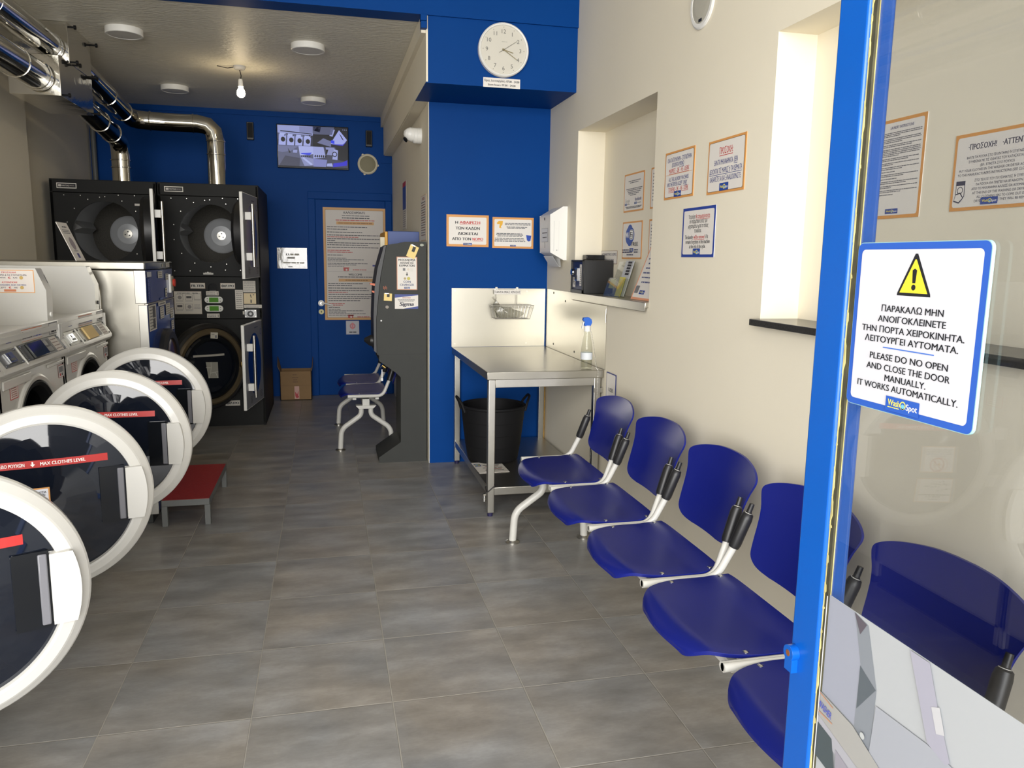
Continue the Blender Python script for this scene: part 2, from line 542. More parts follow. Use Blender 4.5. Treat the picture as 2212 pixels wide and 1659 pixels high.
LAYER = 0.00035
class Sheet(MB):
    """flat print: every shape goes one thin layer above the one before"""
    def __init__(s, fr, n0=0.0, layer=LAYER, warp=None):
        super().__init__()
        s.fr, s.n, s.ly, s.warp = fr, n0, layer, warp
    def P(s, u, w):
        return s.fr(u, w, s.n + (s.warp(u, w) if s.warp else 0.0))
    def up(s): s.n += s.ly
    def rect(s, u0, w0, u1, w1, m):
        s.poly([s.P(u0, w0), s.P(u1, w0), s.P(u1, w1), s.P(u0, w1)], m); return s
    def rrect(s, u0, w0, u1, w1, r, m, k=5):
        pts = []
        for cu, cw, a0 in ((u1 - r, w1 - r, 0), (u0 + r, w1 - r, 90), (u0 + r, w0 + r, 180), (u1 - r, w0 + r, 270)):
            for i in range(k + 1):
                a = math.radians(a0 + 90 * i / k)
                pts.append((cu + r * math.cos(a), cw + r * math.sin(a)))
        s.poly([s.P(*p) for p in pts], m); return s
    def pg(s, pts, m):
        s.poly([s.P(*p) for p in pts], m); return s
    def flush(s, name, parent, origin=None):
        """put what has been drawn so far into a part of its own"""
        o = s.build(name, parent, origin=origin, smooth=0)
        s.v, s.f, s.m, s.mats = [], [], [], []
        return o
    def circ(s, u, w, r, m, n=28, rw=None):
        rw = rw or r
        s.poly([s.P(u + r * math.cos(2 * PI * i / n), w + rw * math.sin(2 * PI * i / n)) for i in range(n)], m); return s
    def ring(s, u, w, r0, r1, m, n=32):
        a = [(math.cos(2 * PI * i / n), math.sin(2 * PI * i / n)) for i in range(n)]
        v = [s.P(u + r1 * c, w + r1 * d) for c, d in a] + [s.P(u + r0 * c, w + r0 * d) for c, d in a]
        s.add(v, [(i, (i + 1) % n, n + (i + 1) % n, n + i) for i in range(n)], m); return s
    def text(s, st, u, w, cap, m, width=None, bold=0.016, align='c', under=None, ang=0.0, shear=0.0, maxw=None):
        v, f = text_mesh(st)
        if not v: return s
        x0, x1 = min(p[0] for p in v), max(p[0] for p in v)
        sy = cap / 0.70
        sx = width / (x1 - x0) if width else sy
        if maxw and (x1 - x0) * sx > maxw: sx = maxw / (x1 - x0)
        wd = (x1 - x0) * sx
        du = {'c': -wd / 2, 'l': 0, 'r': -wd}[align]
        ca, sa = math.cos(ang), math.sin(ang)
        n0 = s.n
        for q, k in enumerate((-1, 1) if bold > 0.001 else (0,)):     # heavier lettering: struck twice side by side
            pts = []
            s.n = n0 + q * s.ly * 0.35
            for x, y in v:
                a, b = (x - x0) * sx + du + k * bold * sx * 1.5, y * sy - cap / 2
                a += shear * b
                pts.append(s.P(u + a * ca - b * sa, w + a * sa + b * ca))
            s.add(pts, f, m)
        s.n = n0
        if under:
            s.rect(u + du, w - cap * 0.78, u + du + wd, w - cap * 0.68, under)
        return s
    def bars(s, u0, w, u1, h, m, seed=None):
        """a line of print too small to read"""
        rnd = random.Random(seed if seed is not None else int(abs(u0 * 7919 + w * 104729 + u1 * 1299709) * 1000))
        u = u0
        lo = h * 1.2
        while u < u1 - lo:
            L = min(u1 - u, h * rnd.uniform(1.6, 6.0))
            s.rect(u, w - h / 2, u + L, w + h / 2, m)
            u += L + h * 0.55
        return s

def logo(s, u, w, wd, h):
    s.up(); s.rrect(u - wd / 2, w - h / 2, u + wd / 2, w + h / 2, h * 0.08, LOGOB)
    s.up()
    s.text('Wash', u - wd * 0.235, w + h * 0.03, h * 0.36, LOGOY, width=wd * 0.34, bold=0.02)
    s.text('Spot', u + wd * 0.29, w - h * 0.02, h * 0.36, ink(236, 236, 232), width=wd * 0.30, bold=0.02)
    s.ring(u + wd * 0.045, w, h * 0.22, h * 0.31, LOGOY, 20)
    s.circ(u + wd * 0.045, w - h * 0.06, h * 0.15, ink(120, 190, 230), 14)

def sheet_sign(name, label, fr, wd, ht, draw, border=INKO, bw=0.010, th=0.002, cat='sign', group=None, inner=PAPER, parent=None, edge=None, outline=None, rad=0.008, back=None):
    """printed sheet wd x ht lying in frame fr (origin at its lower left)"""
    s = Sheet(fr, 0.0)
    s.fbox(fr, 0, wd, 0, ht, 0.0002, th, edge or back or border)
    s.n = th
    s.up(); s.rect(0, 0, wd, ht, border)
    if bw:
        if outline:
            s.up(); s.rrect(bw * 0.86, bw * 0.86, wd - bw * 0.86, ht - bw * 0.86, rad, outline)
        s.up(); s.rrect(bw, bw, wd - bw, ht - bw, rad, inner)
    s.up()
    draw(s, wd, ht)
    if parent:
        return s.build(name, parent, smooth=0)
    o = s.build(name, origin=fr(wd / 2, 0, 0), smooth=0)
    tag(o, label, cat, group)
    return o

# ================================================================ the room
XR, XP, YB, YP = 1.56, 0.70, 8.5, 5.5

def build_room():
    b = MB(); b.box(-2.4, 1.95, -0.4, 8.7, -0.1, 0.0, FLOOR)
    o = structure(b.build('floor'))
    b = MB()
    b.box(-2.4, 1.95, 4.905, 8.7, 2.90, 3.05, CEIL)
    b.box(-2.4, 1.95, -0.4, 4.905, 3.50, 3.65, CEIL)
    structure(b.build('ceiling'))
    # right wall with its two niches
    b = MB()
    zt, zb = 2.272, 1.266
    for y0, y1 in ((-0.4, 0.9), (2.6, 3.635), (4.85, 5.6)):
        b.box(XR, 1.95, y0, y1, 0, 3.5, WALL)
    for y0, y1, xb in ((0.9, 2.6, 1.715), (3.635, 4.85, 1.74)):
        b.box(XR, 1.95, y0, y1, 0, zb - 0.012, WALL)
        b.box(XR, 1.95, y0, y1, zt, 3.5, WALL)
        b.box(xb, 1.95, y0, y1, zb - 0.012, zt, WALL)
    structure(b.build('wall_right'))
    # blue pier at the end of the right wall; its side runs back as the wall of the rear part
    b = MB()
    b.box(XP, 1.95, YP, 8.7, 0, 2.90, WALL)
    b.slab([(XP + 0.004, YP - 0.001, 0), (XR, YP - 0.001, 0), (XR, YP - 0.001, 2.9), (XP + 0.004, YP - 0.001, 2.9)], (0, -0.004, 0), BLUEW)
    structure(b.build('wall_rear_right'))
    b = MB(); b.box(-2.4, XP, YB, 8.7, 0, 2.90, BLUEW)
    b.box(-2.18, 0.585, YB - 0.012, YB, 2.85, 2.90, BLUEW)
    b.box(0.585, XP, YB - 0.012, YB, 2.44, 2.50, BLUEW)
    structure(b.build('wall_back'))
    b = MB(); b.box(-2.4, -2.08, -0.4, 6.5, 0, 3.5, WALLG); b.box(-2.4, -2.18, 6.5, 8.7, 0, 2.90, WALLG)
    structure(b.build('wall_left'))
    b = MB()
    b.box(-2.4, 1.95, -0.5, -0.4, 3.1, 3.65, BLUED)
    b.box(-2.4, -2.08, -0.5, -0.4, 0, 3.1, BLUED); b.box(1.56, 1.95, -0.5, -0.4, 0, 3.1, BLUED)
    structure(b.build('wall_front'))
    # header beam across the room, clock box, beam along the right
    b = MB(); b.box(-2.4, XR, 4.90, 5.06, 2.895, 3.5, BLUEW)
    structure(b.build('trim_1'))
    b = MB(); b.box(0.624, XR, 4.915, YP - 0.006, 2.520, 2.898, BLUEW)
    b.box(0.612, XR, 4.9152, YP - 0.006, 2.514, 2.520, BLUEW)
    structure(b.build('trim_2'))
    b = MB()
    b.box(0.622, XP, YP - 0.005, YB - 0.013, 2.515, 2.90, WALL); b.box(0.612, 0.6235, 4.9154, YB - 0.013, 2.5205, 2.90, WALL)
    b.box(0.585, 0.612, 4.93, YB - 0.013, 2.80, 2.899, WALL)
    structure(b.build('trim_3'))
    b = MB(); b.box(0.577, 0.616, 4.885, 4.93, 2.858, 2.895, BLUEW); b.box(0.579, 0.616, 4.885, 4.93, 2.816, 2.856, BLUEW)
    structure(b.build('trim_4', bevel=0.002))
    # niche sills
    b = MB(); b.box(1.542, 1.74, 3.635, 4.85, 1.242, 1.268, STEEL)
    b.box(1.540, 1.546, 3.637, 4.848, 1.222, 1.268, STEEL)
    structure(b.build('trim_5', bevel=0.002))
    b = MB(); b.box(1.515, 1.715, 0.9, 2.6, 1.244, 1.268, GRANITE)
    structure(b.build('trim_6', bevel=0.002))
    b = MB(); b.box(-25, 25, -30, -0.4, -0.12, -0.02, PAVE)
    structure(b.build('pavement'))
    # rear door
    r = structure(empty('door_1', (0.26, YB, 0)))
    b = MB()
    b.box(-0.165, -0.095, YB - 0.022, YB, 0, 2.055, BLUEW); b.box(0.622, 0.688, YB - 0.022, YB, 0, 2.055, BLUEW)
    b.box(-0.165, 0.688, YB - 0.022, YB, 2.055, 2.13, BLUEW)
    b.build('door_frame', r, bevel=0.004)
    b = MB(); b.box(-0.092, 0.619, YB - 0.010, YB, 0.006, 2.052, BLUEW); b.build('door_leaf', r, bevel=0.003)
    b = MB()
    b.cyl((-0.055, YB - 0.010, 0.985), (-0.055, YB - 0.020, 0.985), 0.031, WHITEP)
    b.cyl((-0.055, YB - 0.020, 0.985), (-0.055, YB - 0.060, 0.985), 0.011, CHROME)
    b.tube(fillet([(-0.055, YB - 0.055, 0.985), (-0.02, YB - 0.062, 0.985), (0.065, YB - 0.058, 0.965)], 0.02), 0.0085, WHITEP)
    b.build('door_handle', r)
    b = MB(); b.cyl((-0.055, YB - 0.010, 0.895), (-0.055, YB - 0.018, 0.895), 0.027, ink(222, 216, 160))
    b.cyl((-0.055, YB - 0.018, 0.899), (-0.055, YB - 0.019, 0.899), 0.006, BLACKP); b.box(-0.058, -0.052, YB - 0.019, YB - 0.018, 0.884, 0.899, BLACKP)
    b.build('keyhole_plate', r)

build_room()

# ================================================================ open glass entrance door
def build_entrance():
    r = structure(empty('door_2', (0.68, 0.45, 0)))
    x0, xg0, xg1, x1 = 0.662, 0.672, 0.680, 0.702
    z0, z1 = 0.03, 2.45
    b = MB(); b.box(x0, x1, 0.900, 0.960, z0, z1, BLUED); b.build('lock_stile', r, bevel=0.0035)
    b = MB(); b.box(x0, x1, -0.02, 0.04, z0, z1, BLUED); b.build('hinge_stile', r, bevel=0.0035)
    b = MB(); b.box(x0, x1, 0.04, 0.90, 2.37, z1, BLUED); b.build('top_rail', r, bevel=0.003)
    b = MB(); b.box(x0, x1, 0.04, 0.90, z0, 0.14, BLUED); b.build('bottom_rail', r, bevel=0.003)
    b = MB(); b.box(xg0, xg1, 0.04, 0.8995, 0.14, 2.37, GLASS); b.build('glass_pane', r, smooth=0)
    b = MB()
    b.box(xg0 - 0.0045, xg0 - 0.0004, 0.8915, 0.8996, 0.14, 2.37, GASKET)
    b.box(xg0 - 0.0054, xg0 - 0.0040, 0.8984, 0.8999, 0.14, 2.37, PUTTY)
    b.box(xg0 - 0.0012, xg0 - 0.0003, 0.8906, 0.8916, 0.14, 2.37, PUTTY)
    rnd = random.Random(5)
    z = 0.16
    while z < 2.34:                                                   # chipped putty along the stile
        L = rnd.uniform(0.004, 0.05); w = rnd.uniform(0.0006, 0.0028)
        b.prism([(0.8999, z), (0.8984 - w, z + L * 0.3), (0.8984 - w * 0.6, z + L * 0.8), (0.8999, z + L)], 'x', xg0 - 0.0058, xg0 - 0.0042, PUTTY)
        z += L + rnd.uniform(0.0, 0.05)
    b.build('gasket', r, smooth=0)
    b = MB()
    b.cyl((x0, 0.948, 0.905), (x0 - 0.012, 0.948, 0.905), 0.012, BLUED, n=20)
    b.box(x0 - 0.010, x0, 0.940, 0.958, 0.876, 0.905, BLUED)
    b.cyl((x0 - 0.012, 0.948, 0.905), (x0 - 0.0125, 0.948, 0.905), 0.005, ink(120, 72, 40), n=12)
    b.build('door_lock', r, bevel=0.0015)

build_entrance()

def door_notice():
    W, H = 0.210, 0.207
    fr = face_mx(0.6712, 0.888, 1.2915)
    s = Sheet(fr, 0.0)
    pts = []
    R = 0.009
    for cu, cw, a0 in ((W - R, H - R, 0), (R, H - R, 90), (R, R, 180), (W - R, R, 270)):
        for i in range(6):
            a = math.radians(a0 + 18 * i)
            pts.append((cu + R * math.cos(a), cw + R * math.sin(a)))
    s.slab([fr(*p, 0) for p in pts], fr(0, 0, 0.004) - fr(0, 0, 0), ink(150, 190, 190))
    s.n = 0.004
    s.up(); s.rrect(0.0008, 0.0008, W - 0.0008, H - 0.0008, R * 0.9, ink(42, 88, 180))
    s.up(); s.rrect(0.0088, 0.0088, W - 0.0088, H - 0.0088, 0.006, ink(206, 206, 212))
    s.up()
    c = W / 2
    T = lambda f: H * (1 - f)
    k, y = ink(26, 28, 34), ink(236, 214, 56)
    s.pg([(c - 0.027, T(0.305)), (c + 0.027, T(0.305)), (c + 0.0265, T(0.29)), (c + 0.002, T(0.068)), (c - 0.002, T(0.068)), (c - 0.0265, T(0.29))], k)
    s.up(); s.pg([(c - 0.0225, T(0.288)), (c + 0.0225, T(0.288)), (c + 0.001, T(0.10)), (c - 0.001, T(0.10))], y)
    s.up(); s.pg([(c - 0.0024, T(0.232)), (c + 0.0024, T(0.232)), (c + 0.0036, T(0.16)), (c, T(0.15)), (c - 0.0036, T(0.16))], k)
    s.circ(c, T(0.256), 0.0034, k)
    for st, f, wd in (('ΠΑΡΑΚΑΛΩ ΜΗΝ', 0.385, 0.100), ('ΑΝΟΙΓΟΚΛΕΙΝΕΤΕ', 0.447, 0.110), ('ΤΗΝ ΠΟΡΤΑ ΧΕΙΡΟΚΙΝΗΤΑ.', 0.510, 0.166), ('ΛΕΙΤΟΥΡΓΕΙ ΑΥΤΟΜΑΤΑ.', 0.570, 0.152),
                      ('PLEASE DO NO OPEN', 0.672, 0.128), ('AND CLOSE THE DOOR', 0.734, 0.137), ('MANUALLY.', 0.793, 0.068), ('IT WORKS AUTOMATICALLY.', 0.850, 0.166)):
        s.text(st, c, T(f), 0.0078, k, width=wd, bold=0.016)
    s.rect(c - 0.042, T(0.619), c + 0.042, T(0.613), ink(60, 110, 200))
    s.up(); s.rect(c - 0.028, 0.004, c + 0.028, T(0.895), ink(42, 88, 180))
    s.up()
    s.text('Wash', c - 0.0135, T(0.928), 0.0075, LOGOY, width=0.020, bold=0.02)
    s.text('Spot', c + 0.0165, T(0.935), 0.0075, ink(238, 238, 236), width=0.018, bold=0.02)
    s.ring(c + 0.0018, T(0.932), 0.0036, 0.0050, LOGOY, 24); s.circ(c + 0.0018, T(0.940), 0.0032, ink(110, 185, 230))
    s.bars(c - 0.0235, T(0.957), c - 0.004, 0.0011, LOGOY)
    o = s.build('door_notice', origin=fr(c, 0, 0), smooth=0)
    tag(o, 'square acrylic notice with blue border and yellow warning triangle on the glass door', 'sign')

door_notice()

def window_film():
    """printed picture of washing machines covering the lower part of the door glass"""
    fr = face_mx(0.6712, 0.8915, 0.0)
    s = Sheet(fr, 0.0002)
    ztop = 1.0185
    Wd = 0.85
    s.fbox(fr, 0, Wd, 0.145, ztop, 0.0002, 0.0009, ink(167, 170, 173))
    s.n = 0.0009
    def pg(L, m):
        s.up(); s.pg(L, m)
    pg([(0.0005, 1.018), (0.0545, 1.018), (0.0735, 0.955), (0.0715, 0.866), (0.0005, 0.875)], ink(147, 150, 162))
    pg([(0.0545, 1.018), (0.0815, 1.012), (0.1065, 0.936), (0.1045, 0.848), (0.0715, 0.866), (0.0735, 0.955)], ink(126, 131, 138))
    pg([(0.0735, 0.953), (0.1055, 0.936), (0.0735, 0.892)], ink(86, 93, 99))
    pg([(0.0545, 1.018), (0.0795, 1.012), (0.0685, 0.994)], ink(88, 82, 90))
    pg([(0.1095, 0.917), (0.1965, 0.921), (0.2385, 0.917), (0.2425, 0.888), (0.1195, 0.798), (0.1045, 0.848)], ink(154, 157, 165))
    pg([(0.1565, 1.018), (0.1885, 1.018), (0.2055, 0.975), (0.2315, 0.92), (0.2245, 0.914), (0.1965, 0.923)], ink(156, 155, 168))
    pg([(0.1975, 0.969), (0.2095, 0.975), (0.2205, 0.947), (0.2085, 0.942)], ink(183, 183, 186))
    pg([(0.0005, 0.875), (0.0715, 0.866), (0.1595, 0.827), (0.1075, 0.789), (0.0005, 0.839)], ink(154, 153, 150))
    pg([(0.0005, 0.839), (0.1115, 0.809), (0.1075, 0.789), (0.0005, 0.815)], ink(158, 158, 165))
    pg([(0.0005, 0.829), (0.0335, 0.822), (0.0455, 0.769), (0.0005, 0.778)], ink(70, 79, 82))
    pg([(0.0435, 0.813), (0.0745, 0.803), (0.0795, 0.777), (0.0465, 0.777)], ink(142, 139, 149))
    s.up()
    c0 = (0.0925, 0.865); s.circ(c0[0], c0[1], 0.0045, ink(176, 179, 179), 20)
    for a, b in (((0.0005, 0.874), (0.0315, 0.867)), ((0.0005, 0.846), (0.0325, 0.844))):
        p0, p1 = Vector(a), Vector(b); n = (p1 - p0).orthogonal().normalized() * 0.0007
        s.pg([tuple(p0 - n), tuple(p1 - n), tuple(p1 + n), tuple(p0 + n)], ink(194, 136, 99))
    p0, p1 = Vector((0.0005, 0.859)), Vector((0.0295, 0.853))
    mid = (p0 + p1) / 2
    s.text('WASHER', mid.x, mid.y, 0.0105, ink(75, 86, 180), width=(p1 - p0).length, bold=0.02, ang=math.atan2(p1.y - p0.y, p1.x - p0.x))
    s.up(); s.rect(0, 0.15, 0.0022, ztop - 0.001, ink(216, 216, 216))
    o = s.build('window_film', origin=fr(Wd / 2, 0.145, 0), smooth=0)
    tag(o, 'printed washing machine picture film covering the lower glass of the entrance door', 'window film')

window_film()

# ================================================================ clock and hours
def build_clock():
    x, y, z, R = 1.081, 4.915, 2.727, 0.156
    r = tag(empty('wall_clock', (x, y, z)), 'round white wall clock high on the blue box above the pillar', 'clock')
    ax = (0, -1, 0)
    b = MB(); b.lathe([(0.0, 0.0), (R - 0.004, 0.0), (R, 0.006), (R, 0.036), (R - 0.006, 0.043), (R - 0.013, 0.040), (R - 0.016, 0.030), (0.0, 0.030)], (x, y, z), ax, WHITEP, 64)
    b.build('rim', r)
    fr = face_my(x, y - 0.0305, z)
    s = Sheet(fr, 0.0)
    s.circ(0, 0, R - 0.0162, ink(206, 202, 190), 64)
    s.up()
    k = ink(96, 96, 92)
    for i in range(12):
        a = PI / 2 - 2 * PI * (i if i else 12) / 12
        n = i or 12
        s.text(str(n), math.cos(a) * 0.104, math.sin(a) * 0.106, 0.0235, k, bold=-0.004)
        s.circ(math.cos(a) * 0.127, math.sin(a) * 0.131, 0.0024, k, 10)
    s.bars(-0.012, 0.047, 0.022, 0.004, ink(180, 178, 168))
    s.build('dial', r, smooth=0)
    def hand(name, ang, L, w, tail, nn, m):
        h = Sheet(fr, nn)
        a = math.radians(90 - ang)
        d, e = Vector((math.cos(a), math.sin(a))), Vector((-math.sin(a), math.cos(a)))
        P = [d * -tail + e * w, d * -tail - e * w, d * L - e * w * 0.7, d * L + e * w * 0.7]
        h.slab([fr(p.x, p.y, nn) for p in P], fr(0, 0, 0.001) - fr(0, 0, 0), m)
        h.cyl(fr(0, 0, nn), fr(0, 0, nn + 0.0015), w * 2.2, m, n=14)
        h.build(name, r, smooth=0)
    g = ink(138, 128, 96)
    hand('hour_hand', 105, 0.062, 0.0032, 0.010, 0.003, g)
    hand('minute_hand', 123, 0.098, 0.0024, 0.010, 0.005, g)
    hand('second_hand', 57, 0.098, 0.0011, 0.034, 0.007, ink(84, 82, 70))
    def draw(s, W, H):
        s.text('Ώρες λειτουργίας: 07:00 - 24:00', W / 2, H * 0.70, 0.0125, INKK, maxw=W * 0.95, bold=0.02)
        s.text('Store hours: 07:00 - 24:00', W / 2, H * 0.28, 0.0115, INKK, maxw=W * 0.84, bold=0.02)
    sheet_sign('opening_hours_strip', 'small white strip with opening hours just under the wall clock', face_my(0.962, 4.9148, 2.512), 0.232, 0.056, draw, border=PAPER, bw=0)

build_clock()

# ================================================================ signs on the blue pier and the right wall
def signs_walls():
    def d1(s, W, H):
        L = [(0.76, 'Η', 'ΑΦΑΙΡΕΣΗ', 0.175), (0.58, 'ΤΩΝ ΚΑΔΩΝ', None, 0.17), (0.41, 'ΔΙΩΚΕΤΑΙ', None, 0.14), (0.245, 'ΑΠΟ ΤΟΝ', 'ΝΟΜΟ', 0.22)]
        for f, a, bb, wd in L:
            if bb is None: s.text(a, W / 2, H * f, 0.019, INKK, width=wd, bold=0.025)
            else:
                k = wd * len(a) / (len(a) + len(bb) + 0.6)
                s.text(a, W / 2 - wd / 2, H * f, 0.019, INKK, width=k, bold=0.025, align='l')
                s.text(bb, W / 2 + wd / 2, H * f, 0.019, INKR, width=wd - k - 0.012, bold=0.025, align='r', under=INKR)
        logo(s, W / 2, 0.018, 0.062, 0.016)
    sheet_sign('warning_sheet', 'orange bordered sheet with four big bold lines on the blue pillar', face_my(0.824, YP - 0.0052, 1.554), 0.300, 0.219, d1, bw=0.016)
    def d2(s, W, H):
        g = ink(92, 94, 98)
        for w0, a, c in ((0.805, 0.30, 0.92), (0.765, 0.30, 0.92), (0.69, 0.34, 0.84), (0.655, 0.36, 0.80), (0.475, 0.10, 0.72), (0.435, 0.09, 0.76), (0.395, 0.12, 0.72),
                         (0.32, 0.06, 0.78), (0.275, 0.06, 0.78), (0.23, 0.05, 0.80)):
            s.bars(W * a, H * w0, W * c, 0.0052, g)
        s.up()
        y = ink(226, 172, 48)
        s.pg([(0.03, 0.175), (0.045, 0.19), (0.075, 0.19), (0.072, 0.165), (0.06, 0.15), (0.066, 0.14), (0.048, 0.142), (0.052, 0.168), (0.036, 0.166)], y)
        s.pg([(0.246, 0.095), (0.284, 0.092), (0.278, 0.056), (0.266, 0.050), (0.252, 0.058)], ink(30, 70, 168))
        logo(s, W / 2, 0.019, 0.042, 0.012)
    sheet_sign('notice_sheet', 'orange bordered sheet with yellow gloves and blue bucket drawings on the blue pillar', face_my(1.151, YP - 0.0052, 1.548), 0.300, 0.216, d2, bw=0.014)
    # right wall
    def ul(s, st, W, f, wd, cap, m, under=None, H=0.21):
        s.text(st, W / 2, H * f, cap, m, width=wd, bold=0.012, under=under)
    def d3(s, W, H):
        ul(s, 'ΟΛΑ ΤΑ ΠΛΥΝΤΗΡΙΑ - ΣΤΕΓΝΩΤΗΡΙΑ', W, 0.83, 0.245, 0.019, INKB)
        s.text('ΔΕΧΟΝΤΑΙ', W / 2 - 0.005, H * 0.715, 0.019, INKB, width=0.070, align='r'); s.text('ΜΟΝΟ', W / 2 + 0.003, H * 0.715, 0.019, INKB, width=0.046, align='l', under=INKB)
        ul(s, 'ΜΑΡΚΕΣ - 2€ - 1€ - 0.50€', W, 0.60, 0.205, 0.019, INKR, INKR)
        s.rect(0.016, H * 0.512, W - 0.016, H * 0.520, INKO)
        ul(s, 'ALL THE LAUNDRY MACHINES', W, 0.42, 0.205, 0.018, INKB)
        s.text('AND THE DRYERS ACCEPT', W / 2 + 0.042, H * 0.31, 0.018, INKB, width=0.160, align='r'); s.text('ONLY', W / 2 + 0.052, H * 0.31, 0.018, INKB, width=0.038, align='l', under=INKB)
        ul(s, 'TOKENS - 2€ - 1€ - 0.50€', W, 0.205, 0.205, 0.018, INKR, INKR)
        logo(s, W / 2 - 0.004, 0.020, 0.074, 0.026)
    X = XR - 0.0002
    sheet_sign('coin_rule_sheet', 'orange bordered sheet with red and blue lines on white wall, nearer the niche', face_mx(X, 3.503, 1.756), 0.302, 0.212, d3, outline=INKK)
    def d4(s, W, H):
        ul(s, 'ΠΡΟΣΟΧΗ:', W, 0.79, 0.108, 0.026, INKR, INKR)
        s.text('ΕΑΝ ΤΑ ΜΗΧΑΝΗΜΑΤΑ', W / 2 + 0.058, H * 0.575, 0.021, INKB, width=0.150, align='r'); s.text('ΔΕΝ', W / 2 + 0.066, H * 0.575, 0.021, INKB, width=0.028, align='l', under=INKB)
        ul(s, 'ΔΕΧΟΝΤΑΙ ΤΙΣ ΜΑΡΚΕΣ ή ΤΑ ΚΕΡΜΑΤΑ', W, 0.425, 0.262, 0.021, INKB, INKB)
        ul(s, 'ΚΑΘΑΡΙΣΤΕ ΤΑ ΚΑΙ ΞΑΝΑΔΟΚΙΜΑΣΤΕ', W, 0.275, 0.248, 0.021, INKB)
        logo(s, W / 2 - 0.004, 0.024, 0.074, 0.030)
    sheet_sign('machine_warning_sheet', 'orange bordered sheet with one red heading line on white wall, nearer the entrance door', face_mx(X, 3.074, 1.748), 0.302, 0.213, d4, outline=INKK)
    def d5(s, W, H):
        s.text('Τα ρούχα', W * 0.40, H * 0.82, 0.017, INKK, width=0.062, align='r'); s.text('θα απομακρύνονται', W * 0.42, H * 0.82, 0.017, INKR, width=0.128, align='l', under=INKR)
        for st, f, wd in (('αν παραμένουν εντός των', 0.725, 0.165), ('μηχανημάτων μετά το τέλος', 0.63, 0.185), ('το κύκλου.', 0.535, 0.066)):
            s.text(st, W / 2, H * f, 0.017, INKK, width=wd)
        s.text('The laundry', W * 0.36, H * 0.41, 0.017, INKK, width=0.078, align='r'); s.text('will be removed', W * 0.38, H * 0.41, 0.017, INKR, width=0.100, align='l', under=INKR); s.text('if it', W * 0.745, H * 0.41, 0.017, INKK, width=0.022, align='l')
        for st, f, wd in (('remains forgotten in the machine', 0.315, 0.226), ('at the end of the cycle.', 0.22, 0.152)):
            s.text(st, W / 2, H * f, 0.017, INKK, width=wd)
        logo(s, W / 2 - 0.004, 0.022, 0.068, 0.030)
    sheet_sign('removal_rule_sheet', 'blue bordered sheet below the two orange bordered sheets on white wall', face_mx(X, 3.287, 1.492), 0.304, 0.212, d5, border=ink(40, 66, 150), bw=0.012, edge=ink(196, 200, 210))
    def d6(s, W, H):
        s.text('USB', W / 2, H * 0.36, 0.022, INKK, width=0.066)
    sheet_sign('socket_label', 'small white blue edged label hanging beside the table end', face_mx(X - 0.004, 4.180, 0.695), 0.150, 0.150, d6, border=ink(40, 50, 120), bw=0.006)
    # in the first niche
    XN = 1.74 - 0.0002
    def d7(s, W, H):
        for f, a, c in ((0.80, .22, .82), (0.755, .30, .72), (0.60, .12, .92), (0.56, .16, .88), (0.515, .20, .84), (0.475, .24, .78), (0.435, .32, .66), (0.13, .10, .92), (0.10, .16, .86)):
            s.bars(W * a, H * f, W * c, 0.0050, ink(104, 104, 110))
        s.text('Google', W * 0.20, H * 0.30, 0.020, ink(150, 146, 140), width=0.072, bold=0.0)
        s.text('facebook', W * 0.74, H * 0.32, 0.020, ink(40, 52, 110), width=0.094, bold=0.02)
        logo(s, W * 0.12, H * 0.205, 0.036, 0.012); logo(s, W * 0.62, H * 0.215, 0.036, 0.012)
        s.bars(W * 0.2, H * 0.205, W * 0.34, 0.004, INKG); s.bars(W * 0.72, H * 0.215, W * 0.9, 0.004, INKG)
    sheet_sign('review_sheet', 'orange edged sheet with small print, upper one in the wall niche', face_mx(XN, 4.482, 1.755), 0.300, 0.218, d7, bw=0.009)
    def d8(s, W, H):
        bl = ink(46, 82, 164)
        s.circ(W * 0.34, H * 0.62, 0.050, bl, 32, rw=0.050); s.up(); s.circ(W * 0.46, H * 0.64, 0.050, bl, 32, rw=0.044); s.up(); s.circ(W * 0.40, H * 0.80, 0.034, bl, 28, rw=0.026); s.up(); s.circ(W * 0.40, H * 0.48, 0.034, bl, 28, rw=0.030)
        s.up(); s.rrect(W * 0.375, H * 0.52, W * 0.60, H * 0.78, 0.022, ink(240, 240, 240))
        s.up(); s.rrect(W * 0.385, H * 0.535, W * 0.588, H * 0.765, 0.018, ink(34, 36, 44)); s.up(); s.rrect(W * 0.395, H * 0.55, W * 0.578, H * 0.75, 0.016, ink(238, 238, 238))
        s.up(); s.text('Wi', W * 0.27, H * 0.645, 0.032, ink(238, 238, 238), width=0.044, bold=0.03); s.text('Fi', W * 0.485, H * 0.65, 0.032, INKK, width=0.036, bold=0.03)
        s.text('FREE', W * 0.68, H * 0.40, 0.022, INKK, width=0.094, bold=0.01)
        for f, a, c in ((0.245, .05, .40), (0.245, .66, .86), (0.185, .05, .56), (0.185, .66, .84), (0.115, .28, .62)):
            s.bars(W * a, H * f, W * c, 0.0062, ink(52, 58, 92))
        logo(s, W * 0.52, H * 0.245, 0.058, 0.018)
    sheet_sign('wireless_sheet', 'orange edged sheet with a blue wireless network emblem in the wall niche', face_mx(XN, 4.484, 1.483), 0.300, 0.216, d8, bw=0.009)
    def d9(s, W, H):
        s.text('ΑΠΟΘΗΚΕΥΤΙΚΟΣ ΧΩΡΟΣ', W / 2, H * 0.72, 0.016, ink(66, 66, 96), width=W * 0.92)
        s.text('STORAGE UNIT', W * 0.52, H * 0.26, 0.016, ink(66, 66, 96), width=W * 0.58)
    sheet_sign('storage_label', 'white label above the black storage box in the niche', face_mx(XN, 4.848, 1.452), 0.285, 0.082, d9, border=ink(150, 128, 110), bw=0.0025, rad=0.001)
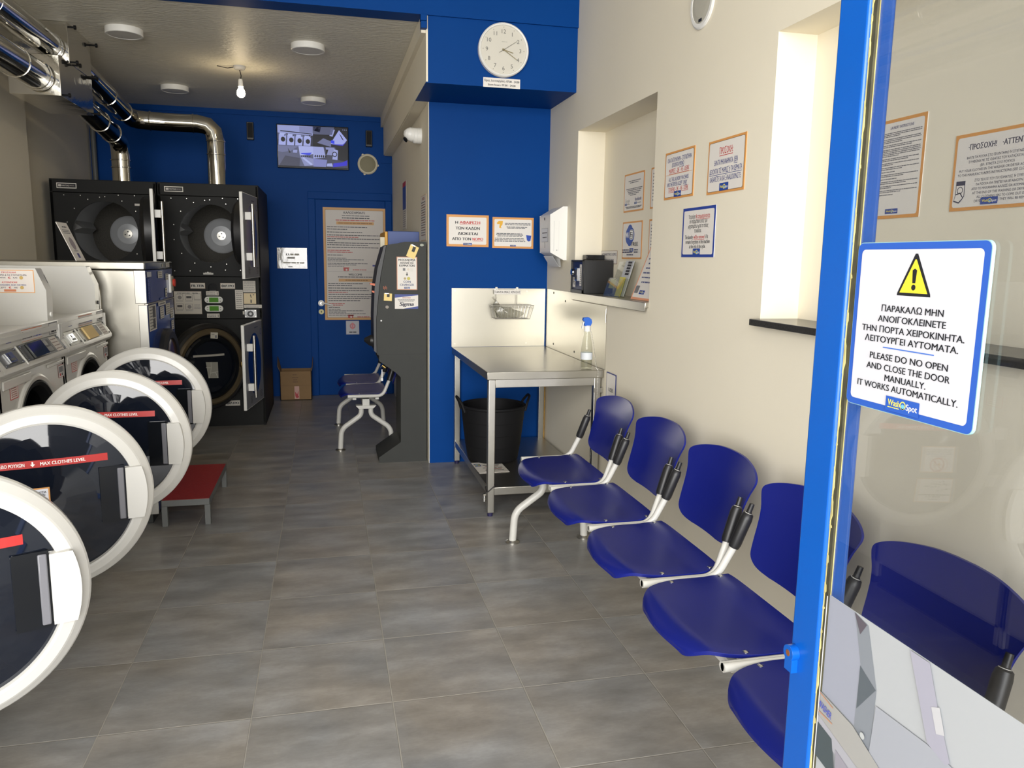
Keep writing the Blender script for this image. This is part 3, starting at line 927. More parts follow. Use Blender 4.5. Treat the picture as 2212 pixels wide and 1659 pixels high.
    def d10(s, W, H):
        for i in range(9): s.bars(W * 0.1, H * (0.85 - i * 0.08), W * 0.9, 0.006, ink(104, 104, 110))
    sheet_sign('edge_on_sheet', 'sheet mostly hidden by the niche edge, level with the upper niche sheet', face_mx(XN, 4.088, 1.755), 0.300, 0.218, d10, bw=0.009)
    sheet_sign('edge_on_sheet', 'sheet mostly hidden by the niche edge, level with the wireless emblem sheet', face_mx(XN, 4.088, 1.483), 0.300, 0.216, d10, bw=0.009)
    # seen through the door glass
    XM = 1.715 - 0.0002
    def d11(s, W, H):
        s.text('LAUNDRY INSTRUCTIONS', W * 0.52, H * 0.915, 0.0085, ink(70, 74, 120), width=0.100)
        f = 0.865; i = 0
        for n in (3, 3, 2, 5, 2, 2, 2, 1, 2, 1, 2, 2, 2, 1):
            for k in range(n):
                s.bars(W * 0.10, H * f, W * ((0.92 if k < n - 1 else 0.30 + 0.5 * ((i * 37) % 10) / 10)), 0.0026, ink(110, 110, 118)); f -= 0.0165; i += 1
            f -= 0.011
        logo(s, W * 0.45, 0.022, 0.056, 0.015)
    sheet_sign('instruction_sheet', 'upright orange bordered instruction sheet seen through the door glass beside the blue stile', face_mx(XM, 2.236, 1.614), 0.214, 0.300, d11, bw=0.010, edge=PAPER)
    def d12(s, W, H):
        k = ink(56, 58, 84)
        s.text('·ΠΡΟΣΟΧΗ!', W * 0.32, H * 0.82, 0.0150, k, width=0.092, bold=0.02); s.text('·ATTENTION!', W * 0.72, H * 0.82, 0.0150, k, width=0.108, bold=0.02)
        for st, f, u, wd in (('ΒΑΛΤΕ ΤΑ ΡΟΥΧΑ ΣΤΟ ΠΛΥΝΤΗΡΙΟ Ή ΣΤΕΓΝΩΤΗΡΙΟ', .685, .5, .205), ('ΣΥΜΦΩΝΑ ΜΕ ΤΙΣ ΟΔΗΓΙΕΣ ΤΟΥ ΚΑΤΑΣΚΕΥΑΣΤΗ', .63, .5, .190), ('(ΒΛ. ΕΤΙΚΕΤΑ ΣΤΟ ΡΟΥΧΟ)', .575, .5, .108),
                             ('PUT YOUR CLOTHES IN THE WASHER OR DRYER ACCORDING', .52, .5, .250), ("TO THE MANUFACTURER'S INSTRUCTIONS (SEE CLOTH LABEL)", .465, .5, .258),
                             ('ΣΤΟ ΤΕΛΟΣ ΤΟΥ ΠΛΥΣΙΜΑΤΟΣ Ή ΣΤΕΓΝΩΜΑΤΟΣ', .385, .6, .196), ('ΤΑ ΡΟΥΧΑ ΘΑ ΠΡΕΠΕΙ ΝΑ ΒΓΑΙΝΟΥΝ ΑΜΕΣΩΣ', .33, .6, .186), ('ΑΠΟ ΤΟ ΜΗΧΑΝΗΜΑ ΑΛΛΙΩΣ ΘΑ ΑΠΟΜΑΚΡΥΝΟΝΤΑΙ', .275, .6, .212),
                             ('AT THE END OF THE WASHING OR DRYING CYCLE', .22, .6, .204), ('ALL CLOTHING HAS TO COME OUT OF THE', .167, .6, .172), ('DRYER OTHERWISE THEY WILL BE REMOVED.', .115, .6, .186)):
            s.text(st, W * u, H * f, 0.0066, k, width=wd, bold=0.008)
        s.up()
        s.rect(0.018, 0.036, 0.050, 0.080, k); s.up(); s.rect(0.0200, 0.038, 0.048, 0.068, PAPER); s.up(); s.ring(0.034, 0.055, 0.008, 0.0102, k, 20)
        s.pg([(0.014, 0.026), (0.034, 0.020), (0.048, 0.034), (0.036, 0.050), (0.020, 0.046)], k); s.up(); s.pg([(0.016, 0.029), (0.033, 0.024), (0.045, 0.034), (0.035, 0.046), (0.021, 0.043)], PAPER)
        logo(s, W * 0.46, 0.022, 0.056, 0.018)
    sheet_sign('attention_sheet', 'wide orange bordered sheet with a washing machine drawing seen through the door glass', face_mx(XM, 1.905, 1.622), 0.298, 0.205, d12, bw=0.009)

signs_walls()

# ================================================================ beam seating
def seat_fn(yc, dx):
    def f(u, v):
        t = v ** 1.8                                                 # 0 front edge, 1 back edge
        k = 0.50 + 0.50 * math.sqrt(max(0.0, 1 - (1 - min(t / 0.55, 1)) ** 2))
        hw = 0.2535 * k - 0.012 * max(0, t - 0.8) / 0.2
        s = 2 * u - 1
        x = 0.936 + 0.344 * t - 0.016 * (1 - s * s) * max(0, 1 - t * 2.2)
        z = 0.447 - 0.034 * max(0, 1 - t / 0.16) ** 2 - 0.010 * (1 - s * s) * math.sin(PI * min(1, t * 1.05)) - 0.006 * abs(s) ** 6 + 0.010 * max(0, t - 0.75) / 0.25
        return (x + dx, yc + s * hw, z)
    return f

BACK = [(0.492, 0.095), (0.497, 0.142), (0.508, 0.176), (0.530, 0.200), (0.570, 0.208), (0.620, 0.213), (0.660, 0.219), (0.690, 0.228), (0.715, 0.240), (0.735, 0.247), (0.750, 0.239), (0.765, 0.207), (0.777, 0.158), (0.787, 0.092), (0.790, 0.030)]
def back_fn(yc, dx):
    def f(u, v):
        q = v * (len(BACK) - 1)
        i = min(int(q), len(BACK) - 2); a = q - i
        K = [BACK[min(max(j, 0), len(BACK) - 1)] for j in (i - 1, i, i + 1, i + 2)]
        z, hw = [0.5 * (2 * K[1][c] + (K[2][c] - K[0][c]) * a + (2 * K[0][c] - 5 * K[1][c] + 4 * K[2][c] - K[3][c]) * a * a + (3 * K[1][c] - K[0][c] - 3 * K[2][c] + K[3][c]) * a ** 3) for c in (0, 1)]
        s = 2 * u - 1
        x = 1.287 + 0.32 * (z - 0.43) + 0.034 * (1 - (s * hw / 0.25) ** 2) + 0.05 * max(0.0, z - 0.70)
        return (x + dx, yc + s * hw, z)
    return f

def make_bench(name, label, seats, frames, dx, group=None):
    ys = sorted(seats)
    root = tag(empty(name, (1.12 + dx, sum(ys) / len(ys), 0)), label, 'bench', group)
    ya, yb = ys[0] - 0.20, ys[-1] + 0.20
    b = MB(); b.box(1.095 + dx, 1.150 + dx, min(ya, min(frames) - 0.02), max(yb, max(frames) + 0.02), 0.345, 0.398, TUBEP)
    b.build('beam', root, bevel=0.004)
    for yc in seats:
        b = MB(); b.surf(seat_fn(yc, dx), 24, 28, CHAIRB, (0, 0, -0.011)); st = b.build('seat', root, bevel=0.003, smooth=50)
        sf = seat_fn(yc, dx)
        for t in (0.60, 0.945):
            for u in (0.03, 0.97):
                p = sf(u, t)
                c = MB(); c.lathe([(0.0085, -0.02), (0.0085, 0.0012), (0.005, 0.003), (0.0, 0.0034)], p, (0, 0, 1), CHROME, 12); c.build('bolt', st)
        b = MB(); b.surf(back_fn(yc, dx), 20, 56, CHAIRB, (0.008, 0, 0)); b.build('backrest', root, bevel=0.002, smooth=50)
        for sgn in (-1, 1):
            w = 0.2660
            path = fillet([(0.985 + dx, yc + sgn * w, 0.428), (1.248 + dx, yc + sgn * w, 0.428), (1.298 + dx, yc + sgn * (w - 0.020), 0.545), (1.336 + dx, yc + sgn * (w - 0.032), 0.660)], [0.07, 0.05], 8)
            b = MB(); b.tube(path, 0.0128, TUBEP, 12); b.build('seat_rail', root)
            b = MB()
            p = [Vector((1.296 + dx, yc + sgn * (w - 0.019), 0.540)), Vector((1.300 + dx, yc + sgn * (w - 0.021), 0.552)), Vector((1.330 + dx, yc + sgn * (w - 0.030), 0.640)), Vector((1.335 + dx, yc + sgn * (w - 0.031), 0.655)), Vector((1.337 + dx, yc + sgn * (w - 0.032), 0.662)), Vector((1.346 + dx, yc + sgn * (w - 0.034), 0.690))]
            b.tube(p, [0.0175, 0.0200, 0.0200, 0.0175, 0.0090, 0.0080], BLACKP, 14); b.build('backrest_sleeve', root)
        b = MB()
        for x in (1.035, 1.205):
            b.box(x - 0.014 + dx, x + 0.014 + dx, yc - 0.255, yc + 0.255, 0.398, 0.424, TUBEP)
        b.build('cross_bracket', root, bevel=0.002)
    for y in frames:
        b = MB()
        b.prism([(1.045 + dx, 0.349), (1.200 + dx, 0.349), (1.178 + dx, 0.325), (1.067 + dx, 0.325)], 'y', y - 0.03, y + 0.03, TUBEP)
        b.build('leg_plate', root, bevel=0.002)
        for sgn in (-1, 1):
            c = 1.1225 + dx
            path = fillet([(c + sgn * 0.036, y, 0.335), (c + sgn * 0.036, y, 0.272), (c + sgn * 0.187, y, 0.165), (c + sgn * 0.197, y, 0.012)], [0.075, 0.10], 8)
            b = MB(); b.tube(path, 0.0195, TUBEP, 14); lg = b.build('leg', root)
            f = MB(); f.lathe([(0, 0), (0.038, 0), (0.038, 0.006), (0.024, 0.014), (0, 0.014)], (c + sgn * 0.197, y, 0), (0, 0, 1), STEELD, 18)
            f.build('foot_plate', lg)
    return root

make_bench('beam_seating', 'row of blue plastic seats on a white tube frame along the right wall', [3.625, 3.070, 2.525, 1.985, 1.445], [3.815, 1.30], 0.0)
make_bench('beam_seating', 'two blue plastic seats on white splayed legs behind the grey change machine', [6.20, 6.745], [5.995, 6.945], -0.845)

# ================================================================ stainless table
def build_table():
    x0, x1, y0, y1, zt = 0.864, 1.552, 4.225, 5.488, 0.846
    r = tag(empty('work_table', ((x0 + x1) / 2, (y0 + y1) / 2, 0)), 'stainless steel table with lower shelf against the blue pillar', 'table')
    b = MB(); b.box(x0, x1, y0, y1, zt - 0.045, zt, STEEL); b.build('tabletop', r, bevel=0.003)
    k = 0.040
    L = [(x0 + 0.012, y0 + 0.012), (x1 - 0.012 - k, y0 + 0.012), (x0 + 0.012, y1 - 0.012 - k), (x1 - 0.012 - k, y1 - 0.012 - k)]
    for x, y in L:
        b = MB(); b.box(x, x + k, y, y + k, 0.022, zt - 0.045, STEELD); lg = b.build('leg', r, bevel=0.003)
        f = MB(); f.cyl((x + k / 2, y + k / 2, 0), (x + k / 2, y + k / 2, 0.024), 0.015, ink(34, 30, 70), r1=0.017, n=16); f.build('foot', lg)
    b = MB(); b.box(x0 + 0.052, x1 - 0.052, y0 + 0.016, y0 + 0.046, zt - 0.092, zt - 0.045, STEELD); b.build('front_rail', r, bevel=0.002)
    b = MB(); b.box(x0 + 0.016, x1 - 0.016, y0 + 0.018, y1 - 0.018, 0.125, 0.172, STEELD); b.build('lower_shelf', r, bevel=0.003)
    b = MB(); b.box(x0 - 0.002, XR - 0.012, YP - 0.0085, YP - 0.0055, zt + 0.001, 1.264, STEEL)
    for x, z in ((0.885, 1.245), (0.885, 0.87), (1.41, 0.87), (1.41, 1.245)): b.cyl((x, YP - 0.0085, z), (x, YP - 0.0105, z), 0.006, STEELD, n=12)
    tag(b.build('splash_sheet'), 'stainless splash sheet on the blue pillar behind the table', 'splashback')
    b = MB(); b.box(XR - 0.004, XR - 0.001, y0 - 0.005, YP - 0.009, zt + 0.001, 1.215, STEEL)
    b.box(XR - 0.004, XR - 0.001, 4.86, YP - 0.009, 1.215, 1.264, STEEL)
    for y, z in ((5.30, 1.243), (5.02, 1.20), (5.28, 0.885), (4.80, 0.885)): b.cyl((XR - 0.004, y, z), (XR - 0.006, y, z), 0.007, DARKG, n=12)
    b.tube([(XR - 0.004, y0 + 0.004, 1.20), (XR - 0.006, y0 + 0.004, 1.16), (XR - 0.004, y0 + 0.004, 1.12)], 0.003, STEELD, 8)
    tag(b.build('splash_sheet'), 'stainless splash sheet on the right wall above the table', 'splashback')
    b = MB(); b.box(x1 - 0.004, XR - 0.001, 4.245, 4.262, 0.712, 0.742, STEELD)
    for y in (0, 1, 2): b.cyl((x1 - 0.0335 + y * 0.012, 4.243, 0.727), (x1 - 0.0335 + y * 0.012, 4.2445, 0.727), 0.003, BLACKP, n=8)
    b.box(x1 - 0.055, x1 - 0.002, 4.2325, 4.2365, 0.714, 0.740, STEELD)
    b.build('wall_bracket', r)

build_table()

def build_table_things():
    # spray bottle
    x, y, z = 1.470, 4.300, 0.847
    r = tag(empty('spray_bottle', (x, y, z)), 'clear spray bottle with bright blue head on the steel table', 'bottle')
    b = MB(); b.lathe([(0.0, 0.0), (0.031, 0.0), (0.034, 0.006), (0.034, 0.115), (0.030, 0.145), (0.0185, 0.205), (0.0185, 0.222), (0.0, 0.222)], (x, y, z), (0, 0, 1), CLEAR, 28); b.build('bottle_body', r)
    b = MB(); b.lathe([(0.0, 0.004), (0.029, 0.004), (0.0315, 0.01), (0.0315, 0.070), (0.0, 0.072)], (x, y, z), (0, 0, 1), glass_mat('cleaning_liquid', (0.93, 0.93, 0.90), 0.0, 1.33), 24); b.build('liquid', r)
    b = MB(); b.lathe([(0.0345, 0.055), (0.0347, 0.055), (0.0347, 0.095), (0.0345, 0.095)], (x, y, z), (0, 0, 1), ink(206, 210, 214), 28, closed=True); b.build('bottle_label', r)
    b = MB(); b.lathe([(0.0, 0.218), (0.0195, 0.218), (0.0195, 0.246), (0.015, 0.252), (0.0, 0.252)], (x, y, z), (0, 0, 1), ink(222, 222, 220), 20); b.build('collar', r)
    b = MB()
    b.prism([(x - 0.020, z + 0.250), (x + 0.016, z + 0.250), (x + 0.025, z + 0.270), (x + 0.020, z + 0.288), (x + 0.004, z + 0.300), (x - 0.026, z + 0.297), (x - 0.030, z + 0.282), (x - 0.020, z + 0.276)], 'y', y - 0.012, y + 0.012, ink(26, 92, 190))
    b.build('spray_head', r, bevel=0.004)
    b = MB(); b.prism([(x - 0.020, z + 0.274), (x - 0.027, z + 0.274), (x - 0.036, z + 0.236), (x - 0.031, z + 0.234)], 'y', y - 0.006, y + 0.006, ink(222, 222, 220)); b.build('trigger', r)
    # chain from the bottle neck down past the table edge
    b = MB()
    pts = fillet([(x + 0.0225, y - 0.006, z + 0.215), (x + 0.034, y - 0.028, z + 0.12), (x + 0.044, y - 0.055, z + 0.006), (x + 0.044, y - 0.088, z + 0.005), (x + 0.040, y - 0.090, z - 0.25), (x + 0.018, y - 0.086, z - 0.46), (x + 0.006, y - 0.086, 0.28)], 0.03, 5)
    L = 0.0
    P = [pts[0]]
    for a, c in zip(pts, pts[1:]):
        d = (c - a).length
        t = 0.0
        while t + 0.009 - L <= d:
            t += 0.009 - L; L = 0.0
            P.append(a + (c - a) * (t / d))
        L += d - t
    for i, p in enumerate(P):
        b.lathe([(0.0, -0.0036), (0.0026, -0.002), (0.0026, 0.002), (0.0, 0.0036)], p, (0, 0, 1), STEELD, 6)
    tag(b.build('bead_chain'), 'thin metal chain hanging from the spray bottle past the table edge', 'chain')
    # wire basket over the splash sheet
    x0, x1, yb, yf, z0, z1 = 1.150, 1.400, YP - 0.030, YP - 0.140, 1.055, 1.150
    r = tag(empty('wire_basket', ((x0 + x1) / 2, YP - 0.02, z0)), 'small wire basket hooked over the splash sheet above the table', 'basket')
    W_ = mat('basket_wire', (0.60, 0.58, 0.53), 0.35, 0.7)
    b = MB()
    def rect(xa, xb, ya, yc, z, rad): b.tube([(xa, ya, z), (xb, ya, z), (xb, yc, z), (xa, yc, z)], rad, W_, 6, closed=True)
    rect(x0 - 0.02, x1 + 0.028, yb, yf - 0.012, z1, 0.0024); rect(x0, x1, yb - 0.005, yf, z0, 0.0018); rect(x0 - 0.016, x1 + 0.022, yb, yf - 0.009, z1 - 0.018, 0.0014)
    for i in range(12):
        t = i / 11
        xa, xb = x0 + (x1 - x0) * t, x0 - 0.02 + (x1 - x0 + 0.048) * t
        b.tube([(xb, yf - 0.012, z1), (xa, yf, z0), (xa, yb - 0.005, z0), (xb, yb, z1)], 0.0013, W_, 5)
    for i in range(4):
        t = (i + 0.5) / 4
        ya, yc = yf + (yb - yf) * t, yf - 0.012 + (yb - yf + 0.012) * t
        b.tube([(x0 - 0.02, yc, z1), (x0, ya, z0), (x1, ya, z0), (x1 + 0.028, yc, z1)], 0.0013, W_, 5)
    b.build('basket', r)
    for xx in (1.178, 1.330):
        b = MB()
        b.tube(fillet([(xx, yb, z1), (xx, yb, 1.262), (xx, YP - 0.020, 1.272), (xx, YP - 0.0065, 1.272)], 0.012, 4), 0.0026, W_, 6)
        b.box(xx - 0.006, xx + 0.010, YP - 0.030, YP - 0.011, 1.222, 1.274, STEELD)
        b.build('hook', r)
    fr = face_my(1.163, YP - 0.0345, 1.223)
    s = Sheet(fr, 0.0); s.fbox(fr, 0, 0.195, 0, 0.032, -0.001, 0, PAPER); s.up(); s.text('ΓΑΝΤΙΑ ΜΙΑΣ ΧΡΗΣΗΣ', 0.0995, 0.016, 0.0145, INKK, width=0.186, bold=0.012)
    s.build('name_strip', r, smooth=0)
    # crumpled clear bag in the basket
    rnd = random.Random(3)
    b = MB()
    def bag(u, v):
        a = 2 * PI * u
        rr = (0.62 + 0.38 * math.sin(PI * min(1, v * 1.25))) * (1 + 0.10 * math.sin(5 * a + 7 * v) + 0.07 * math.sin(9 * a - 4 * v))
        return (1.255 + 0.105 * rr * math.cos(a) - 0.055 * max(0, v - 0.55) * 2, YP - 0.086 + 0.042 * rr * math.sin(a), 1.060 + (0.075 + 0.075 * max(0, -math.cos(a))) * v)
    b.surf(bag, 28, 10, glass_mat('thin_clear_film', (0.80, 0.80, 0.78), 0.12, 1.6))
    tag(b.build('plastic_bag', origin=(1.25, YP - 0.086, 1.06)), 'crumpled clear plastic bag lying in the wire basket', 'bag')
    # rubber tub on the lower shelf
    x, y, z = 1.045, 4.905, 0.1735
    r = tag(empty('rubber_tub', (x, y, z)), 'big black flexible tub with two handles on the lower table shelf', 'tub')
    b = MB()
    prof = [(0.0, 0.0), (0.158, 0.0), (0.166, 0.012), (0.180, 0.10), (0.1815, 0.104), (0.190, 0.18), (0.1915, 0.184), (0.199, 0.26), (0.2005, 0.264), (0.208, 0.345), (0.214, 0.352), (0.214, 0.362), (0.206, 0.366), (0.199, 0.350), (0.156, 0.016), (0.0, 0.014)]
    b.lathe(prof, (x, y, z), (0, 0, 1), RUBBER, 56); b.build('tub_body', r)
    for sgn in (-1, 1):
        b = MB()
        P = [(x + sgn * 0.198, y - 0.070, z + 0.325), (x + sgn * 0.214, y - 0.060, z + 0.375), (x + sgn * 0.238, y - 0.028, z + 0.416), (x + sgn * 0.240, y + 0.028, z + 0.416), (x + sgn * 0.216, y + 0.060, z + 0.375), (x + sgn * 0.200, y + 0.070, z + 0.325)]
        b.tube(fillet(P, 0.03, 4), 0.0085, RUBBER, 8); b.build('handle', r)
    # sheet that has fallen on the shelf
    fr = frame((1.086, 4.575, 0.1725), (-0.985, -0.17, 0), (-0.07, 1, 0))
    fr = frame((1.072, 4.800, 0.1725), (-0.99, -0.02, 0), (0.03, -1.0, 0))
    def d(s, W, H):
        for i, (a, c) in enumerate(((.12, .74), (.16, .70), (.10, .76), (.20, .66), (.14, .72))):
            s.bars(W * a, H * (0.80 - 0.12 * i), W * c, 0.011, INKK if i % 2 == 0 else ink(150, 60, 56))
        logo(s, W * 0.86, 0.065, 0.040, 0.060)
    sheet_sign('loose_sheet', 'white sheet lying face up on the lower shelf of the steel table', fr, 0.190, 0.245, d, border=PAPER, bw=0)
    # cable tie ends / cord
    b = MB(); b.tube(fillet([(1.205, 4.80, 0.1755), (1.195, 4.75, 0.180), (1.20, 4.71, 0.1755), (1.24, 4.74, 0.1755), (1.36, 4.70, 0.1755), (1.47, 4.74, 0.1755)], 0.04, 5), 0.0022, ink(120, 120, 118), 6)
    tag(b.build('thin_cord'), 'thin grey cord lying loose on the lower table shelf', 'cord')
    # combination lock on the front leg
    x, y, z = 0.858, 4.240, 0.118
    r = tag(empty('bicycle_lock', (x, y, z)), 'small silver lock on a cable around the front table leg', 'lock')
    b = MB(); b.lathe([(0.0, -0.024), (0.013, -0.022), (0.013, -0.008), (0.0115, -0.006), (0.0115, -0.002), (0.013, 0.0), (0.013, 0.014), (0.008, 0.022), (0.0, 0.022)], (x, y, z), (0, 0, 1), CHROME, 20); b.build('lock_body', r)
    b = MB(); b.tube(fillet([(x, y, z + 0.020), (x + 0.006, y - 0.010, z + 0.036), (0.876, 4.232, 0.150), (0.918, 4.2325, 0.186), (0.9205, 4.2815, 0.190), (0.8715, 4.2815, 0.168), (0.8710, 4.243, 0.150)], 0.008, 3), 0.0028, BLACKP, 8); b.build('cable', r)
    # mop stick behind the table by the wall
    b = MB(); b.cyl((1.5495, 5.465, 0.0), (1.5495, 5.465, 0.79), 0.0075, mat('worn_yellow_wood', (0.42, 0.25, 0.06), 0.6, var=(30, 0.5)), n=12)
    tag(b.build('yellow_stick'), 'thin yellow stick standing in the corner behind the steel table', 'stick')
    # paper towel dispenser
    x0, x1, y0, y1, z0, z1 = 1.440, XR - 0.001, 5.03, 5.29, 1.500, 1.765
    r = tag(empty('towel_dispenser', (1.5, 5.16, z0)), 'white paper towel dispenser on the right wall under the blue box', 'dispenser')
    b = MB(); b.prism([(x0 + 0.006, z0 + 0.02), (x0, z1), (x1 - 0.03, z1 + 0.055), (x1, z1 + 0.055), (x1, z0 - 0.03), (x1 - 0.02, z0 - 0.03)], 'y', y0, y1, WHITEP)
    b.build('housing', r, bevel=0.006)
    s = Sheet(face_mx(x0 + 0.0018, y1, z0)); s.fr = frame((x0 + 0.0055, y1, z0 + 0.02), (0, -1, 0), (-0.024, 0, 1))
    W, H = y1 - y0, z1 - z0 - 0.02
    s.n = 0.0012
    s.rect(0.05, 0.07, W - 0.05, 0.16, INKG); s.up(); s.rect(0.052, 0.072, W - 0.052, 0.158, ink(224, 224, 226)); s.up()
    s.bars(0.07, 0.13, W - 0.07, 0.006, INKK); s.bars(0.08, 0.10, W - 0.08, 0.006, INKK); s.rect(W / 2 - 0.003, 0.03, W / 2 + 0.003, 0.07, INKG)
    s.circ(W * 0.5, 0.222, 0.010, INKK); s.up(); s.circ(W * 0.58, 0.222, 0.008, ink(224, 224, 226))
    s.build('front_label', r, smooth=0)
    fr = face_my(x0, y0 - 0.0004, z0)
    s = Sheet(fr); s.ring(0.05, 0.035, 0.0012, 0.0035, INKG, 12); s.rect(0.028, 0.03, 0.030, 0.225, ink(190, 190, 192)); s.rect(0.062, 0.03, 0.063, 0.225, ink(200, 200, 200)); s.build('side_seam', r, smooth=0)
    b = MB(); b.surf(lambda u, v: (1.468 + 0.05 * v + 0.028 * math.sin(PI * v), y0 + 0.02 + (y1 - y0 - 0.04) * u, z0 - 0.004 - 0.066 * math.sin(PI * v) - 0.01 * v), 8, 10, ink(226, 226, 224), (0, 0, 0.0012)); b.build('paper_towel', r)

build_table_things()

# ================================================================ niche things
def build_niche():
    x0, x1, y0, y1, z0, z1 = 1.534, 1.736, 4.615, 4.846, 1.2685, 1.474
    r = tag(empty('storage_box', ((x0 + x1) / 2, (y0 + y1) / 2, z0)), 'black metal box with a keypad face standing in the wall niche', 'box')
    b = MB()
    b.box(x0 + 0.012, x1, y0, y1, z0, z1, BLACKP)
    b.box(x0, x0 + 0.012, y0, y1, z0, z0 + 0.022, BLACKP); b.box(x0, x0 + 0.012, y0, y1, z1 - 0.010, z1, BLACKP)
    b.box(x0, x0 + 0.012, y0, y0 + 0.010, z0, z1, BLACKP); b.box(x0, x0 + 0.012, y1 - 0.010, y1, z0, z1, BLACKP)
    b.build('case', r, bevel=0.002)
    fr = face_mx(x0 + 0.0118, y1, z0)
    b = MB(); b.fbox(fr, 0.011, 0.220, 0.023, 0.194, 0, 0.003, mat('dark_blue_lid', (0.006, 0.010, 0.05), 0.35)); b.build('inner_lid', r)
    b = MB(); b.fbox(fr, 0.085, 0.135, 0.075, 0.155, 0.003, 0.014, CHROME); b.fbox(fr, 0.092, 0.128, 0.083, 0.147, 0.014, 0.016, ink(56, 58, 66)); b.build('keypad', r, bevel=0.004)
    b = MB(); b.cyl(fr(0.040, 0.128, 0.003), fr(0.040, 0.128, 0.022), 0.020, CHROME, n=22); b.cyl(fr(0.066, 0.128, 0.003), fr(0.066, 0.128, 0.016), 0.011, STEELD, n=16); b.build('knob', r)
    s = Sheet(fr, 0.0036); s.rect(0.155, 0.045, 0.195, 0.178, PAPER); s.rect(0.020, 0.034, 0.075, 0.098, PAPER); s.up()
    for i in range(9): s.bars(0.163, 0.060 + i * 0.012, 0.186, 0.004, INKK)
    s.rect(0.036, 0.062, 0.044, 0.098, INKK); s.ring(0.050, 0.060, 0.006, 0.011, INKK, 18)
    s.build('label', r, smooth=0)
    b = MB(); b.box(1.60, 1.72, 4.735, 4.815, z1 + 0.001, z1 + 0.032, BLACKG)
    tag(b.build('small_box', bevel=0.003), 'small black box on top of the niche storage box', 'box')
    # leaflet holder
    r = tag(empty('leaflet_holder', (1.61, 4.26, z0)), 'clear plastic leaflet holder with a yellow slip on the niche sill', 'holder')
    def lean(y, z, d=0.0): return (1.588 + 0.30 * (z - z0) + d, y, z)
    b = MB()
    b.slab([lean(4.375, z0), lean(4.125, z0), lean(4.125, z0 + 0.105), lean(4.375, z0 + 0.105)], (0.002, 0, 0), CLEAR)
    b.slab([lean(4.375, z0, 0.035), lean(4.125, z0, 0.035), lean(4.125, z0 + 0.200, 0.035), lean(4.375, z0 + 0.200, 0.035)], (0.002, 0, 0), CLEAR)
    for y in (4.375, 4.25, 4.127): b.slab([lean(y, z0), lean(y, z0, 0.035), lean(y, z0 + 0.105, 0.035), lean(y, z0 + 0.105)], (0, 0.002, 0), CLEAR)
    b.build('pocket', r, smooth=0)
    b = MB(); b.slab([lean(4.240, z0 + 0.004, 0.016), lean(4.155, z0 + 0.004, 0.016), lean(4.155, z0 + 0.112, 0.016), lean(4.240, z0 + 0.112, 0.016)], (0.0012, 0, 0), ink(206, 196, 84))
    b.slab([lean(4.36, z0 + 0.045, 0.010), lean(4.28, z0 + 0.045, 0.010), lean(4.28, z0 + 0.098, 0.010), lean(4.36, z0 + 0.098, 0.010)], (0.0012, 0, 0), ink(168, 172, 120)); b.build('slip', r, smooth=0)
    b = MB(); b.slab([lean(4.250, z0 + 0.006, 0.026), lean(4.130, z0 + 0.006, 0.026), lean(4.130, z0 + 0.205, 0.026), lean(4.250, z0 + 0.205, 0.026)], (0.004, 0, 0), ink(184, 186, 188))
    for i in range(5): b.slab([lean(4.205, z0 + 0.125 + i * 0.016, 0.0252), lean(4.150, z0 + 0.125 + i * 0.016, 0.0252), lean(4.150, z0 + 0.136 + i * 0.016, 0.0252), lean(4.205, z0 + 0.136 + i * 0.016, 0.0252)], (-0.0006, 0, 0), INKK)
    b.build('leaflet', r, smooth=0)
    # leaning sheet near the jamb
    fr = frame((1.602, 3.978, z0 + 0.001), (0, -1, 0), (0.130, 0, 0.34))
    def d(s, W, H):
        for i, (a, c) in enumerate(((.15, .9), (.12, .9), (.2, .8), (.14, .9), (.2, .86), (.16, .9), (.12, .84), (.14, .9), (.2, .7))):
            s.bars(W * a, H * (0.88 - 0.075 * i), W * c, 0.008, ink(84, 90, 130))
        s.rrect(W * 0.05, H * 0.10, W * 0.22, H * 0.22, 0.006, INKG); logo(s, W * 0.40, H * 0.12, 0.07, 0.022)
    sheet_sign('leaning_sheet', 'printed sheet leaning back at the near end of the wall niche', fr, 0.300, 0.350, d, border=ink(226, 158, 122), bw=0.012)
    # flush wall speaker
    x, y, z = XR, 3.198, 2.545
    r = tag(empty('wall_speaker', (x, y, z)), 'round flush speaker high on the cream right wall', 'speaker')
    b = MB(); b.lathe([(0.085, 0.001), (0.107, 0.001), (0.107, 0.006), (0.100, 0.010), (0.085, 0.010)], (x, y, z), (-1, 0, 0), WHITEP, 48, closed=True); b.build('rim', r)
    b = MB(); b.lathe([(0.0, 0.011), (0.06, 0.0105), (0.0855, 0.008), (0.0855, 0.001), (0.0, 0.001)], (x, y, z), (-1, 0, 0), mat('speaker_grille', (0.46, 0.44, 0.37), 0.6, bump=(400, 0.4)), 48)
    b.box(x - 0.0125, x - 0.010, y - 0.013, y + 0.013, z - 0.078, z - 0.067, INKK); b.build('grille', r)

build_niche()

